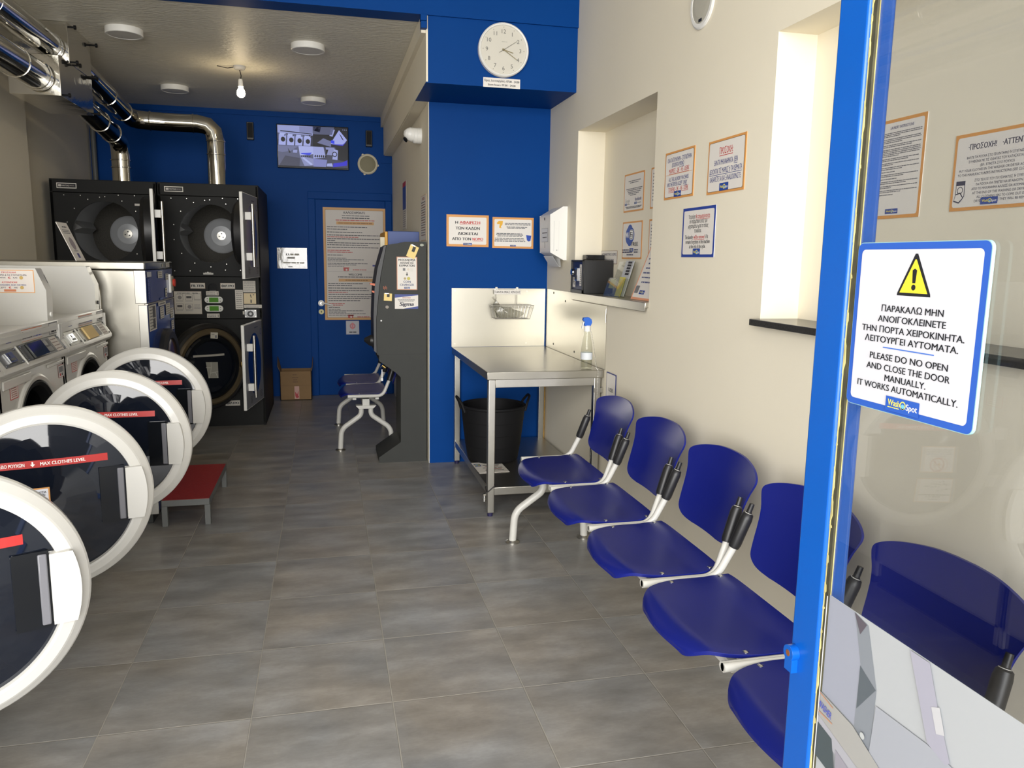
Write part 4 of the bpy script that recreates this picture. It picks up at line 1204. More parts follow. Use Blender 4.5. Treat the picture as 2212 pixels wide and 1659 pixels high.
# ================================================================ coin change machine and its neighbours
def build_changer():
    y0, y1 = 5.560, 5.945
    r = tag(empty('change_machine', (0.52, 5.75, 0)), 'tall dark grey coin change machine standing against the blue pillar', 'machine')
    side = [(0.690, 0.0), (0.345, 0.0), (0.346, 0.040), (0.503, 0.148), (0.506, 0.624), (0.470, 0.659), (0.354, 0.744), (0.354, 0.783), (0.340, 0.792), (0.340, 1.033), (0.350, 1.140), (0.372, 1.333), (0.415, 1.557), (0.511, 1.572), (0.540, 1.580), (0.690, 1.584)]
    b = MB(); b.prism(side, 'y', y0, y1, DARKG); b.build('cabinet', r, bevel=0.006)
    fas = [(0.338, 0.800), (0.338, 1.034), (0.348, 1.141), (0.370, 1.334), (0.412, 1.552), (0.396, 1.545), (0.352, 1.395), (0.330, 1.260), (0.320, 1.060), (0.320, 0.815)]
    b = MB(); b.prism(fas, 'y', y0 + 0.010, y1 - 0.010, BLACKP); b.build('front_fascia', r, bevel=0.004)
    b = MB(); b.lathe([(0.0, 0.0), (0.045, 0.0), (0.040, 0.03), (0.012, 0.072), (0.0, 0.074)], (0.330, 5.70, 0.875), (-0.86, 0, 0.10), BLACKP, 20); b.build('coin_cup', r)
    b = MB()
    for z, n in ((1.278, 0.052), (1.225, 0.040)):
        b.prism([(0.352, z + 0.008), (0.352 - n, z + 0.014), (0.352 - n, z + 0.004), (0.352, z - 0.014)], 'y', y0 + 0.03, y0 + 0.09, ORANGE)
    b.build('note_guide', r, bevel=0.002)
    fr = face_my(0, y0, 0)
    s = Sheet(fr, 0.0006)
    for i, (u, w) in enumerate(((0.390, 1.262), (0.397, 1.256), (0.404, 1.264), (0.411, 1.258))): s.rect(u, w - 0.010, u + 0.003, w + 0.010, ink(184, 100, 64))
    s.flush('orange_mark', r)
    s.circ(0.408, 1.130, 0.018, ink(20, 20, 20), 20, rw=0.016); s.up(); s.circ(0.414, 1.126, 0.012, ink(150, 142, 130), 20, rw=0.011)
    s.flush('lock_hole', r)
    s.circ(0.372, 1.030, 0.006, ink(232, 232, 232), 12)
    s.flush('white_plug', r)
    s.rect(0.344, 0.7895, 0.690, 0.7915, ink(20, 20, 20)); s.rect(0.560, 0.80, 0.5608, 1.10, ink(48, 48, 46))
    s.flush('panel_seam', r)
    s.circ(0.660, 1.560, 0.014, ink(160, 164, 150), 14, rw=0.009)
    s.flush('vent_hole', r)
    def tagsheet(label, cx, cz, w, h, ang):
        U = (math.cos(ang), 0, math.sin(ang)); W = (-math.sin(ang), 0, math.cos(ang))
        O = Vector((cx, y0 - 0.004, cz)) - Vector(U) * w / 2 - Vector(W) * h / 2
        f2 = frame(O, U, W)
        s = Sheet(f2); s.fbox(f2, 0, w, 0, h, 0, 0.003, ink(236, 210, 134)); s.n = 0.003; s.up(); s.rect(w * 0.36, h * 0.50, w * 0.70, h * 0.92, ink(40, 38, 34)); s.up()
        s.fbox(f2, w * 0.1, w * 0.55, h * 0.94, h * 1.02, 0.003, 0.007, CHROME)
        tag(s.build('hang_tag', origin=(cx, y0 - 0.004, cz), smooth=0), label, 'tag')
    tagsheet('larger tilted yellow tag with a dark square at the change machine top', 0.594, 1.513, 0.062, 0.088, math.radians(-22))
    tagsheet('smaller level yellow tag with a dark square on the change machine side', 0.420, 1.196, 0.056, 0.052, math.radians(-3))
    def d(s, W, H):
        for st, f in (('ΜΗΧΑΝΗΜΑ', 0.905), ('ΑΛΛΑΓΗΣ', 0.82), ('ΚΕΡΜΑΤΩΝ', 0.735)): s.text(st, W / 2, H * f, 0.0145, INKK, maxw=W * 0.82, bold=0.02)
        s.rect(W * .30, H * .58, W * .42, H * .66, INKG); s.ring(W * .56, H * .62, .004, .006, ink(190, 160, 110), 14)
        for k in (0, 1, 2): s.rect(W * .66, H * (.575 + .04 * k), W * .80, H * (.582 + .04 * k), ink(190, 190, 170))
        s.rect(W * .48, H * .46, W * .52, H * .53, INKK); s.pg([(W * .44, H * .47), (W * .56, H * .47), (W * .50, H * .425)], INKK)
        s.circ(W * .40, H * .345, .0085, ink(176, 160, 120)); s.circ(W * .58, H * .345, .0115, ink(196, 186, 90))
        for st, f in (('COIN', 0.25), ('CHANGER', 0.155)): s.text(st, W / 2, H * f, 0.0145, ink(70, 82, 120), maxw=W * 0.70, bold=0.02)
        logo(s, W / 2, H * 0.065, 0.040, 0.012)
    sheet_sign('coin_changer_sheet', 'narrow upright white sheet with a red edge on the change machine side', face_my(0.483, y0 - 0.0004, 1.247), 0.143, 0.230, d, border=ink(206, 150, 120), bw=0.005, rad=0.004)
    def d(s, W, H):
        s.pg([(0, H), (W, H), (W, H * .94), (0, H * .76)], ink(66, 80, 146)); s.pg([(W * .36, 0), (W, 0), (W, H * .18)], ink(66, 80, 146)); s.up()
        s.text('ΠΡΟΣΟΧΗ!', W / 2, H * .76, 0.0085, ink(160, 70, 70), width=W * .34)
        for k in range(3): s.bars(W * (.12 + .03 * k), H * (.645 - .06 * k), W * (.88 - .03 * k), .0032, INKG)
        s.text('Sigma', W * .52, H * .34, 0.026, ink(44, 44, 64), width=W * .60, bold=0.03, shear=0.25)
        s.pg([(W * .2, H * .2), (W * .6, H * .215), (W * .8, H * .26), (W * .6, H * .205)], ink(100, 104, 130))
    sheet_sign('service_sticker', 'white and blue company sticker low on the change machine side', face_my(0.468, y0 - 0.0004, 1.114), 0.164, 0.102, d, border=PAPER, bw=0)
    # keys in the lower lock
    r = tag(empty('key_bunch', (0.380, 5.60, 0.700)), 'keys hanging from the lock below the change machine front', 'keys')
    b = MB(); b.cyl((0.400, 5.60, 0.690), (0.378, 5.60, 0.708), 0.009, BRASS, n=14); b.build('lock_cylinder', r)
    b = MB(); b.tube([(0.376 + 0.011 * math.cos(a), 5.60, 0.688 + 0.013 * math.sin(a)) for a in [2 * PI * i / 14 for i in range(14)]], 0.0018, CHROME, 6, closed=True); b.build('ring', r)
    b = MB(); b.box(0.374, 0.378, 5.598, 5.602, 0.600, 0.678, CHROME); b.box(0.369, 0.383, 5.597, 5.603, 0.595, 0.615, WHITEP); b.build('key', r)
    # blue box behind
    r = tag(empty('wall_vending_box', (0.57, 6.3, 1.0)), 'blue box with orange front edge seen above the change machine', 'vending box')
    b = MB(); b.box(0.462, XP - 0.001, 6.06, 6.60, 1.02, 1.668, mat('blue_sheet_metal', S(52, 76, 140), 0.45)); b.build('case', r, bevel=0.003)
    b = MB(); b.box(0.440, 0.461, 6.06, 6.60, 1.02, 1.664, ink(222, 166, 66)); b.build('front_frame', r, bevel=0.003)
    b = MB(); b.box(0.405, 0.439, 6.065, 6.10, 1.08, 1.622, ink(222, 214, 190)); b.build('edge_strip', r, bevel=0.002)
    # signs on the side wall
    def d(s, W, H):
        s.rect(0, H * .90, W, H, ink(190, 60, 60)); s.rect(0, H * .42, W, H * .90, ink(48, 76, 160)); s.up()
        for i in range(8): s.bars(W * .1, H * (.38 - .045 * i), W * .9, .006, INKG)
    sheet_sign('side_poster', 'red and blue topped poster seen edge on along the rear side wall', face_mx(XP - 0.0002, 7.335, 1.723), 0.295, 0.415, d, border=ink(200, 200, 196), bw=0.006)
    def d(s, W, H):
        s.text('ΠΡΟΣΟΧΗ', W / 2, H * .92, 0.02, ink(170, 90, 60), maxw=W * .8)
        for i in range(14): s.bars(W * .1, H * (.84 - .055 * i), W * .9, .0065, ink(120, 90, 74) if i % 3 else ink(96, 96, 100))
    sheet_sign('price_poster', 'brown printed white poster seen edge on just above the change machine', face_mx(XP - 0.0002, 5.930, 1.595), 0.300, 0.325, d, border=ink(214, 190, 160), bw=0.006)
    # camera
    x, y, z = XP, 5.92, 2.352
    r = tag(empty('security_camera', (x, y, z)), 'white dome security camera on the side wall under the long beam', 'camera')
    b = MB(); b.lathe([(0.0, 0.0), (0.056, 0.0), (0.056, 0.028), (0.053, 0.032), (0.055, 0.034), (0.055, 0.052), (0.050, 0.060), (0.0, 0.060)], (x, y, z), (-1, 0, 0), WHITEP, 32); b.build('base', r)
    b = MB(); b.lathe([(0.0, -0.03), (0.046, -0.025), (0.050, 0.0), (0.046, 0.022), (0.036, 0.040), (0.020, 0.055), (0.0, 0.058)], (x - 0.070, y - 0.004, z + 0.006), (-0.85, -0.3, 0.12), WHITEP, 28); b.build('ball', r)
    b = MB(); b.lathe([(0.0, 0.050), (0.018, 0.048), (0.020, 0.056), (0.0, 0.060)], (x - 0.076, y - 0.006, z - 0.004), (-0.75, -0.3, -0.55), BLACKG, 20); b.build('lens', r)

build_changer()

# ================================================================ things on the rear wall
def build_rear_wall():
    # television showing four camera views
    x0, x1, z0, z1, y = -0.452, 0.254, 2.352, 2.778, YB - 0.045
    r = tag(empty('television', (-0.1, YB - 0.03, z0)), 'flat television showing four security camera views on the blue rear wall', 'television')
    b = MB(); b.box(x0, x1, y, y + 0.035, z0, z1, BLACKG); b.box(-0.25, 0.05, y + 0.035, YB - 0.0005, 2.45, 2.68, BLACKP); b.build('case', r, bevel=0.004)
    fr = face_my(x0 + 0.010, y, z0 + 0.022)
    s = Sheet(fr, 0.0006)
    W, H = x1 - x0 - 0.020, z1 - z0 - 0.032
    G = lambda a, bl=1.0: glow(int(a * 0.80), int(a * 0.84), int(min(255, a * 1.12 * bl)), 0.72)
    hw, hh = W / 2, H / 2
    s.rect(0, hh, hw, H, G(120)); s.rect(hw, hh, W, H, G(34)); s.rect(0, 0, hw, hh, G(118)); s.rect(hw, 0, W, hh, G(84))
    s.up()
    def q(qx, qy, L, c):
        s.pg([(qx * hw + u * hw, qy * hh + w * hh) for u, w in L], c)
    # upper left: row of machines against a bright wall
    q(0, 1, [(0, .62), (1, .55), (1, 1), (0, 1)], G(205)); q(0, 1, [(0, 0), (.55, 0), (.50, .30), (0, .30)], G(96)); q(0, 1, [(.52, 0), (1, 0), (1, .55), (.90, .52)], G(64))
    s.up(); q(0, 1, [(.08, .74), (.98, .64), (.98, .60), (.08, .69)], G(52)); q(0, 1, [(.62, .70), (1, .66), (1, .98), (.62, .98)], G(176))
    for i in range(4):
        a = .02 + .235 * i
        q(0, 1, [(a, .02), (a + .20, .02), (a + .22, .52 - .03 * i), (a + .02, .54 - .03 * i)], G(226))
        s.up(); s.circ((a + .13) * hw, hh + (.30 - .02 * i) * hh, .10 * hw * .62, G(28), 20, rw=.12 * hh)
        q(0, 1, [(a + .03, .50 - .03 * i), (a + .20, .48 - .03 * i), (a + .21, .60 - .03 * i), (a + .04, .62 - .03 * i)], G(236)); q(0, 1, [(a + .17, .47), (a + .20, .47), (a + .205, .56), (a + .175, .57)], G(40))
    # upper right
    s.up(); q(1, 1, [(0, .62), (.55, .62), (.62, 1), (0, 1)], G(116)); q(1, 1, [(.02, .80), (.20, .72), (.24, .98), (.02, .98)], G(14)); q(1, 1, [(.52, .92), (.66, .88), (.60, .52), (.48, .58)], G(210))
    q(1, 1, [(.76, .88), (.99, .40), (.86, .14), (.50, .18)], G(222, 1.1)); q(1, 1, [(.12, .20), (.52, .02), (.52, .30), (.30, .44)], G(150)); q(1, 1, [(.0, .0), (.25, 0), (.20, .16), (0, .18)], G(18))
    s.up(); q(1, 1, [(.76, .72), (.82, .60), (.90, .36), (.84, .44)], G(26)); q(1, 1, [(.52, .22), (.62, .18), (.62, .34), (.52, .36)], glow(40, 60, 220, 1.0)); q(1, 1, [(.50, .16), (.86, .10), (.97, .32), (.86, .17)], glow(60, 60, 190, 1.0))
    q(1, 1, [(.66, .98), (.72, .98), (.60, .50), (.56, .50)], G(30))
    # lower left
    q(0, 0, [(.12, .66), (.36, .74), (.60, 1), (0, 1), (0, .7)], G(150)); q(0, 0, [(.58, 1), (1, 1), (1, .62), (.62, .52)], G(232)); q(0, 0, [(.62, .50), (1, .40), (1, .06), (.74, .02)], G(188)); q(0, 0, [(.02, .0), (.60, 0), (.62, .40), (.20, .50)], G(84))
    s.up(); q(0, 0, [(.65, .66), (.96, .70), (.90, .56), (.66, .60)], glow(56, 70, 210, 1.0)); q(0, 0, [(.28, .88), (.36, .66), (.31, .64)], G(26)); q(0, 0, [(.42, .66), (.54, .66), (.55, .80), (.43, .80)], G(200)); q(0, 0, [(.72, .46), (.98, .12), (.93, .06), (.68, .40)], G(236))
    for k in range(5): s.circ((.66 + .06 * k) * hw, .50 * hh, .02 * hw, G(22), 10)
    # lower right
    q(1, 0, [(0, 1), (.30, 1), (.36, .48), (0, .40)], G(216)); q(1, 0, [(.36, 1), (.62, 1), (.62, .60), (.40, .62)], G(188)); q(1, 0, [(.66, 1), (1, 1), (1, .30), (.68, .40)], G(30)); q(1, 0, [(0, 0), (.36, .0), (.40, .36), (0, .40)], G(170, 1.1))
    s.up(); q(1, 0, [(.60, .92), (.72, .86), (.70, .38), (.55, .40)], G(216)); q(1, 0, [(.40, .66), (.44, .88), (.37, .88), (.36, .66)], G(24)); q(1, 0, [(.56, .0), (.98, .12), (.99, .40), (.86, .28), (.58, .20)], glow(40, 36, 190, 1.0)); q(1, 0, [(.38, .04), (.56, .04), (.54, .20), (.40, .18)], G(222))
    for k in range(6): q(1, 0, [(.03 + .06 * k, .50), (.07 + .06 * k, .46), (.08 + .06 * k, .58), (.05 + .06 * k, .60)], G(20))
    s.up(); s.ring(.62 * hw + hw, .66 * hh, .018, .026, G(26), 16)
    for k in range(3): s.circ(hw + (.87 + .05 * k) * hw, hh + .90 * hh, .004, G(200), 8)
    s.build('screen', r, smooth=0)
    for i, (xx, zz, h) in enumerate(((-0.704, 2.695, 0.170), (0.462, 2.678, 0.162))):
        o = empty('slim_speaker', (xx, YB, zz)); tag(o, 'small black box speaker on the rear wall left of the television' if i == 0 else 'small black box speaker on the rear wall right of the television', 'speaker')
        b = MB(); b.box(xx - 0.033, xx + 0.033, YB - 0.045, YB - 0.0005, zz - h / 2, zz + h / 2, BLACKP); b.build('box', o, bevel=0.004)
        b = MB(); b.box(xx - 0.026, xx + 0.026, YB - 0.0475, YB - 0.045, zz - h / 2 + 0.02, zz + h / 2 - 0.008, RUBBER); b.build('grille', o)
    x, z = 0.447, 2.424
    r = tag(empty('round_speaker', (x, YB, z)), 'round cream speaker on the blue rear wall beside the television', 'speaker')
    b = MB(); b.lathe([(0.082, 0.0005), (0.103, 0.0005), (0.103, 0.020), (0.094, 0.028), (0.082, 0.024)], (x, YB, z), (0, -1, 0), ink(206, 198, 174), 40, closed=True)
    for a in (118, 252, 355):
        c, d = math.cos(math.radians(a)), math.sin(math.radians(a)); b.cyl((x + 0.104 * c, YB - 0.001, z + 0.104 * d), (x + 0.104 * c, YB - 0.012, z + 0.104 * d), 0.012, ink(206, 198, 174), n=12)
    b.build('rim', r)
    b = MB(); b.lathe([(0.0, 0.022), (0.05, 0.020), (0.084, 0.014), (0.084, 0.0005), (0.0, 0.0005)], (x, YB, z), (0, -1, 0), mat('olive_grille', (0.22, 0.20, 0.12), 0.6, bump=(300, 0.4)), 40); b.build('grille', r)
    # big poster on the door
    def d(s, W, H):
        k, o_, g, rd = ink(64, 66, 74), ink(206, 160, 104), ink(120, 120, 122), ink(184, 84, 80)
        T = lambda f: H * (1 - f)
        s.text('ΚΑΛΩΣΗΡΘΑΤΕ', W * .5, T(.043), 0.024, k, width=W * .34, bold=0.02)
        s.bars(W * .30, T(.070), W * .74, 0.009, g); s.bars(W * .30, T(.090), W * .74, 0.009, k); s.bars(W * .20, T(.110), W * .82, 0.009, rd)
        s.rect(W * .21, T(.148), W * .81, T(.122), o_); s.up(); s.bars(W * .24, T(.135), W * .78, 0.010, ink(150, 112, 70))
        rows = [(.170, .06, .70, k), (.190, .06, .38, k), (.216, .06, .62, k), (.242, .06, .92, k), (.258, .06, .56, rd), (.274, .06, .90, k), (.290, .06, .20, k), (.310, .06, .90, k), (.328, .06, .72, k), (.350, .06, .88, k), (.376, .06, .42, rd), (.392, .06, .46, rd), (.418, .06, .30, k),
                (.445, .06, .36, g), (.458, .06, .64, g), (.471, .06, .42, g), (.492, .06, .70, g), (.505, .06, .52, g), (.518, .06, .34, g)]
        for f, a, c, m in rows: s.bars(W * a, T(f), W * c, 0.0075, m)
        s.rect(W * .78, T(.516), W * .93, T(.502), ink(72, 78, 150))
        def phone(u, f):
            s.rrect(W * (u - .05), T(f + .014), W * (u + .035), T(f - .008), .006, rd); s.rrect(W * (u - .055), T(f - .008), W * (u + .045), T(f - .018), .004, rd); s.up(); s.circ(W * u, T(f + .003), .010, ink(214, 200, 196))
        phone(.36, .545); s.bars(W * .46, T(.548), W * .68, 0.008, rd)
        s.rect(W * .03, T(.566), W * .97, T(.563), ink(176, 172, 168))
        s.text('WELCOME', W * .5, T(.590), 0.022, k, width=W * .22, bold=0.02); s.bars(W * .22, T(.612), W * .84, 0.008, k)
        s.rect(W * .23, T(.654), W * .81, T(.628), o_); s.up(); s.bars(W * .34, T(.641), W * .70, 0.009, ink(150, 112, 70))
        rows = [(.672, .06, .62, k), (.690, .06, .44, k), (.712, .06, .70, k), (.734, .06, .72, k), (.750, .06, .38, rd), (.768, .06, .92, k), (.790, .06, .80, k), (.806, .06, .74, k), (.826, .06, .58, k), (.852, .06, .32, rd), (.866, .06, .30, rd), (.886, .06, .24, k),
                (.904, .06, .26, g), (.917, .06, .62, g), (.930, .06, .34, g), (.944, .06, .66, g), (.957, .06, .46, g)]
        for f, a, c, m in rows: s.bars(W * a, T(f), W * c, 0.0075, m)
        phone(.42, .970); s.bars(W * .52, T(.972), W * .72, 0.008, rd)
    sheet_sign('welcome_poster', 'tall orange bordered welcome poster on the blue rear door', face_my(-0.018, YB - 0.0105, 0.808), 0.642, 1.168, d, border=ink(206, 160, 104), bw=0.026, outline=ink(150, 116, 76), inner=ink(206, 200, 194))
    def d(s, W, H):
        s.ring(W / 2, H * .62, .018, .030, ink(190, 120, 126), 20); s.up(); s.rect(W / 2 - .010, H * .38, W / 2 + .010, H * .86, ink(210, 130, 136)); s.bars(W * .24, H * .17, W * .78, .012, INKK)
    sheet_sign('small_round_cornered_sticker', 'small silvery sticker just below the welcome poster on the door', face_my(0.196, YB - 0.0105, 0.652), 0.138, 0.146, d, border=ink(168, 168, 174), bw=0.004, inner=ink(188, 188, 194))
    LAM = mat('laminated_sheet', (0.52, 0.50, 0.46), 0.10, coat=0.6, bump=(10, 0.5, 0.01))
    def d(s, W, H):
        s.text('ΚΑ', W * .36, H * .68, .026, ink(40, 40, 44), width=W * .12); s.bars(W * .44, H * .68, W * .74, .018, ink(176, 172, 158)); s.bars(W * .34, H * .52, W * .68, .018, ink(150, 148, 140)); s.bars(W * .2, H * .28, W * .9, .014, ink(176, 172, 158)); s.bars(W * .36, H * .08, W * .54, .010, INKG)
    sheet_sign('laminated_notice', 'shiny laminated sheet alone on the blue wall between dryer and door', face_my(-0.487, YB - 0.0002, 1.342), 0.300, 0.212, d, border=LAM, bw=0.004, inner=LAM)
    # cardboard box with raised flaps
    x0, x1, y0, y1, h = -0.482, -0.170, 8.235, 8.470, 0.300
    r = tag(empty('cardboard_box', ((x0 + x1) / 2, 8.35, 0)), 'open brown cardboard box on the floor by the rear wall', 'box')
    b = MB(); b.box(x0, x1, y0, y0 + 0.005, 0.001, h, CARD); b.box(x0, x1, y1 - 0.005, y1, 0.001, h, CARD); b.box(x0, x0 + 0.005, y0, y1, 0.001, h, CARD); b.box(x1 - 0.005, x1, y0, y1, 0.001, h, CARD); b.box(x0, x1, y0, y1, 0.001, 0.006, CARD); b.build('carton', r)
    for p in ([(x0, y0, h), (x0, y1, h), (x0 - 0.030, y1, h + 0.13), (x0 - 0.022, y0, h + 0.055)], [(x1, y0, h), (x1, y1, h), (x1 + 0.014, y1, h + 0.12), (x1 + 0.010, y0, h + 0.05)]):
        b = MB(); b.slab(p, (0.004, 0, 0), CARD); b.build('flap', r)
    fr = face_my(x0, y0, 0.0)
    s = Sheet(fr, 0.0006); s.rect(0.0, 0.151, x1 - x0, 0.153, ink(110, 78, 44)); s.rect(0.140, 0.012, 0.188, 0.145, ink(190, 150, 138)); s.up(); s.pg([(.146, .09), (.166, .06), (.182, .10), (.176, .05), (.186, .03), (.160, .02), (.148, .04)], ink(170, 50, 56))
    for f, a, c in ((.265, .125, .165), (.235, .12, .18), (.212, .13, .17), (.190, .125, .175)): s.bars(a, f, c, .008, ink(96, 66, 36))
    s.build('tape', r, smooth=0)
    b = MB(); b.tube([(-2.135, 8.44, 2.056), (-2.135, 8.44, 2.62), (-2.135, 8.40, 2.72)], 0.024, IRON, 12)
    tag(b.build('conduit_pipe'), 'grey vertical pipe in the rear left corner behind the dryers', 'pipe')

build_rear_wall()

# ================================================================ ceiling fittings
def build_ceiling_things():
    spots = [(-1.233, 5.765, 'front left'), (-0.086, 5.822, 'front right'), (-1.235, 7.54, 'rear left'), (-0.078, 7.715, 'rear right')]
    for x, y, w in spots:
        r = tag(empty('ceiling_light', (x, y, 2.90)), 'round white unlit ceiling lamp, %s of the four' % w, 'ceiling lamp', 'round ceiling lamps')
        b = MB(); b.lathe([(0.098, 0.0), (0.113, 0.0), (0.113, 0.036), (0.110, 0.040), (0.098, 0.040)], (x, y, 2.90), (0, 0, -1), WHITEP, 48, closed=True); b.build('rim', r)
        b = MB(); b.lathe([(0.0, 0.041), (0.0985, 0.0385), (0.0985, 0.001), (0.0, 0.001)], (x, y, 2.90), (0, 0, -1), LENSW, 48); b.build('diffuser', r)
    x, y = -0.610, 6.60
    r = tag(empty('pendant_bulb', (x, y, 2.90)), 'bare lit bulb hanging on a short wire below the ceiling', 'lamp')
    b = MB(); b.lathe([(0.0, 0.0), (0.045, 0.0), (0.045, 0.012), (0.036, 0.026), (0.0, 0.028)], (x, y, 2.90), (0, 0, -1), ink(196, 194, 190), 20); b.build('ceiling_rose', r)
    b = MB(); b.tube(fillet([(x, y, 2.874), (x + 0.010, y, 2.83), (x + 0.004, y, 2.80)], 0.02), 0.0035, BLACKP, 8); b.build('wire', r)
    b = MB(); b.lathe([(0.0, 0.0), (0.014, 0.0), (0.017, 0.015), (0.020, 0.055), (0.0, 0.055)], (x + 0.004, y, 2.805), (0, 0, -1), WHITEP, 20); b.build('socket', r)
    b = MB(); b.lathe([(0.0, 0.054), (0.014, 0.056), (0.018, 0.066), (0.028, 0.086), (0.031, 0.104), (0.027, 0.122), (0.014, 0.133), (0.0, 0.135)], (x + 0.004, y, 2.805), (0, 0, -1), BULB, 28); b.build('bulb', r)
    b = MB(); b.tube(fillet([(x - 0.03, y, 2.893), (x - 0.09, y + 0.02, 2.885), (x - 0.165, y + 0.02, 2.897)], 0.03), 0.003, BLACKP, 6); b.build('loose_wire', r)

build_ceiling_things()

# ================================================================ extraction ducts
def build_ducts():
    def seam(b, c, axis, r):
        b.lathe([(r, -0.006), (r + 0.006, -0.004), (r + 0.006, 0.004), (r, 0.006)], c, axis, DUCT, 28, closed=True)
    def clip(b, p, d=(1, 0, 0)):
        p, d = Vector(p), Vector(d)
        b.cyl(p - d * 0.028, p + d * 0.028, 0.006, RUBBER, n=8)
        for k in (-0.026, 0.026): b.cyl(p + d * (k - 0.006), p + d * (k + 0.006), 0.013, RUBBER, n=10)
    # filter box in two tiers
    r = tag(empty('filter_box', (-1.69, 5.9, 2.41)), 'two tier shiny metal filter box under the ceiling between the ducts', 'duct box')
    b = MB(); b.box(-1.86, -1.545, 5.690, 6.172, 2.652, 2.898, DUCTB); b.build('upper_tier', r, bevel=0.003)
    b = MB(); b.box(-1.83, -1.545, 5.475, 6.170, 2.412, 2.651, DUCTB); b.build('lower_tier', r, bevel=0.003)
    for p in ((-1.535, 5.72, 2.875), (-1.535, 6.20, 2.885), (-1.530, 5.70, 2.660), (-1.530, 5.76, 2.655), (-1.530, 6.10, 2.655), (-1.530, 6.15, 2.655), (-1.535, 5.51, 2.425), (-1.535, 6.16, 2.425)):
        b = MB(); clip(b, p, (1, 0, 0)); b.build('toggle_clip', r)
    def duct(name, label, path, rad, seams, bend=0.0):
        P = fillet(path, bend, 3) if bend else path
        r = tag(empty(name, P[0]), label, 'duct')
        b = MB(); b.tube(P, rad, DUCT, 36); b.build('duct_tube', r, smooth=50)
        for c, ax in seams:
            b = MB(); seam(b, c, ax, rad); b.build('seam_ring', r)
        return r
    Y = (0, 1, 0)
    duct('duct', 'upper shiny duct running from the filter box toward the entrance', [(-1.665, 2.4, 2.755), (-1.652, 5.688, 2.748)], 0.078, [((-1.653, 5.655, 2.748), Y), ((-1.660, 4.75, 2.75), Y), ((-1.663, 3.6, 2.753), Y)])
    duct('duct', 'lower shiny duct running from the filter box toward the entrance', [(-1.680, 2.4, 2.530), (-1.668, 5.473, 2.522)], 0.085, [((-1.668, 5.44, 2.522), Y), ((-1.671, 5.10, 2.523), Y), ((-1.676, 4.2, 2.526), Y)])
    duct('duct', 'shiny duct from the box bending sideways and down onto the right dryer', [(-1.632, 6.186, 2.742), (-1.575, 7.40, 2.585), (-1.30, 7.415, 2.580), (-0.905, 7.415, 2.580), (-0.905, 7.415, 2.052)], 0.076,
         [((-1.605, 6.78, 2.664), (0.045, 1, -0.125)), ((-1.586, 7.17, 2.615), (0.045, 1, -0.125)), ((-1.42, 7.41, 2.583), (1, 0, 0)), ((-1.08, 7.415, 2.580), (1, 0, 0)), ((-0.905, 7.415, 2.44), (0, 0, 1)), ((-0.905, 7.415, 2.33), (0, 0, 1))], 0.14)
    duct('duct', 'shiny duct from the box turning straight down onto the left dryer', [(-1.662, 6.186, 2.530), (-1.668, 7.415, 2.405), (-1.668, 7.415, 2.052)], 0.076,
         [((-1.665, 6.78, 2.470), (0, 1, -0.1)), ((-1.666, 7.12, 2.436), (0, 1, -0.1)), ((-1.668, 7.415, 2.25), (0, 0, 1)), ((-1.668, 7.415, 2.19), (0, 0, 1))], 0.13)

build_ducts()

# ================================================================ white washers
ZC, RD = 0.77, 0.274                                                  # door centre height, door ring radius
XF = -1.10
def door_bulge(x, z):
    q = (x * x + z * z) / (0.222 ** 2)
    return 0.016 + 0.022 * max(0.0, 1 - q)

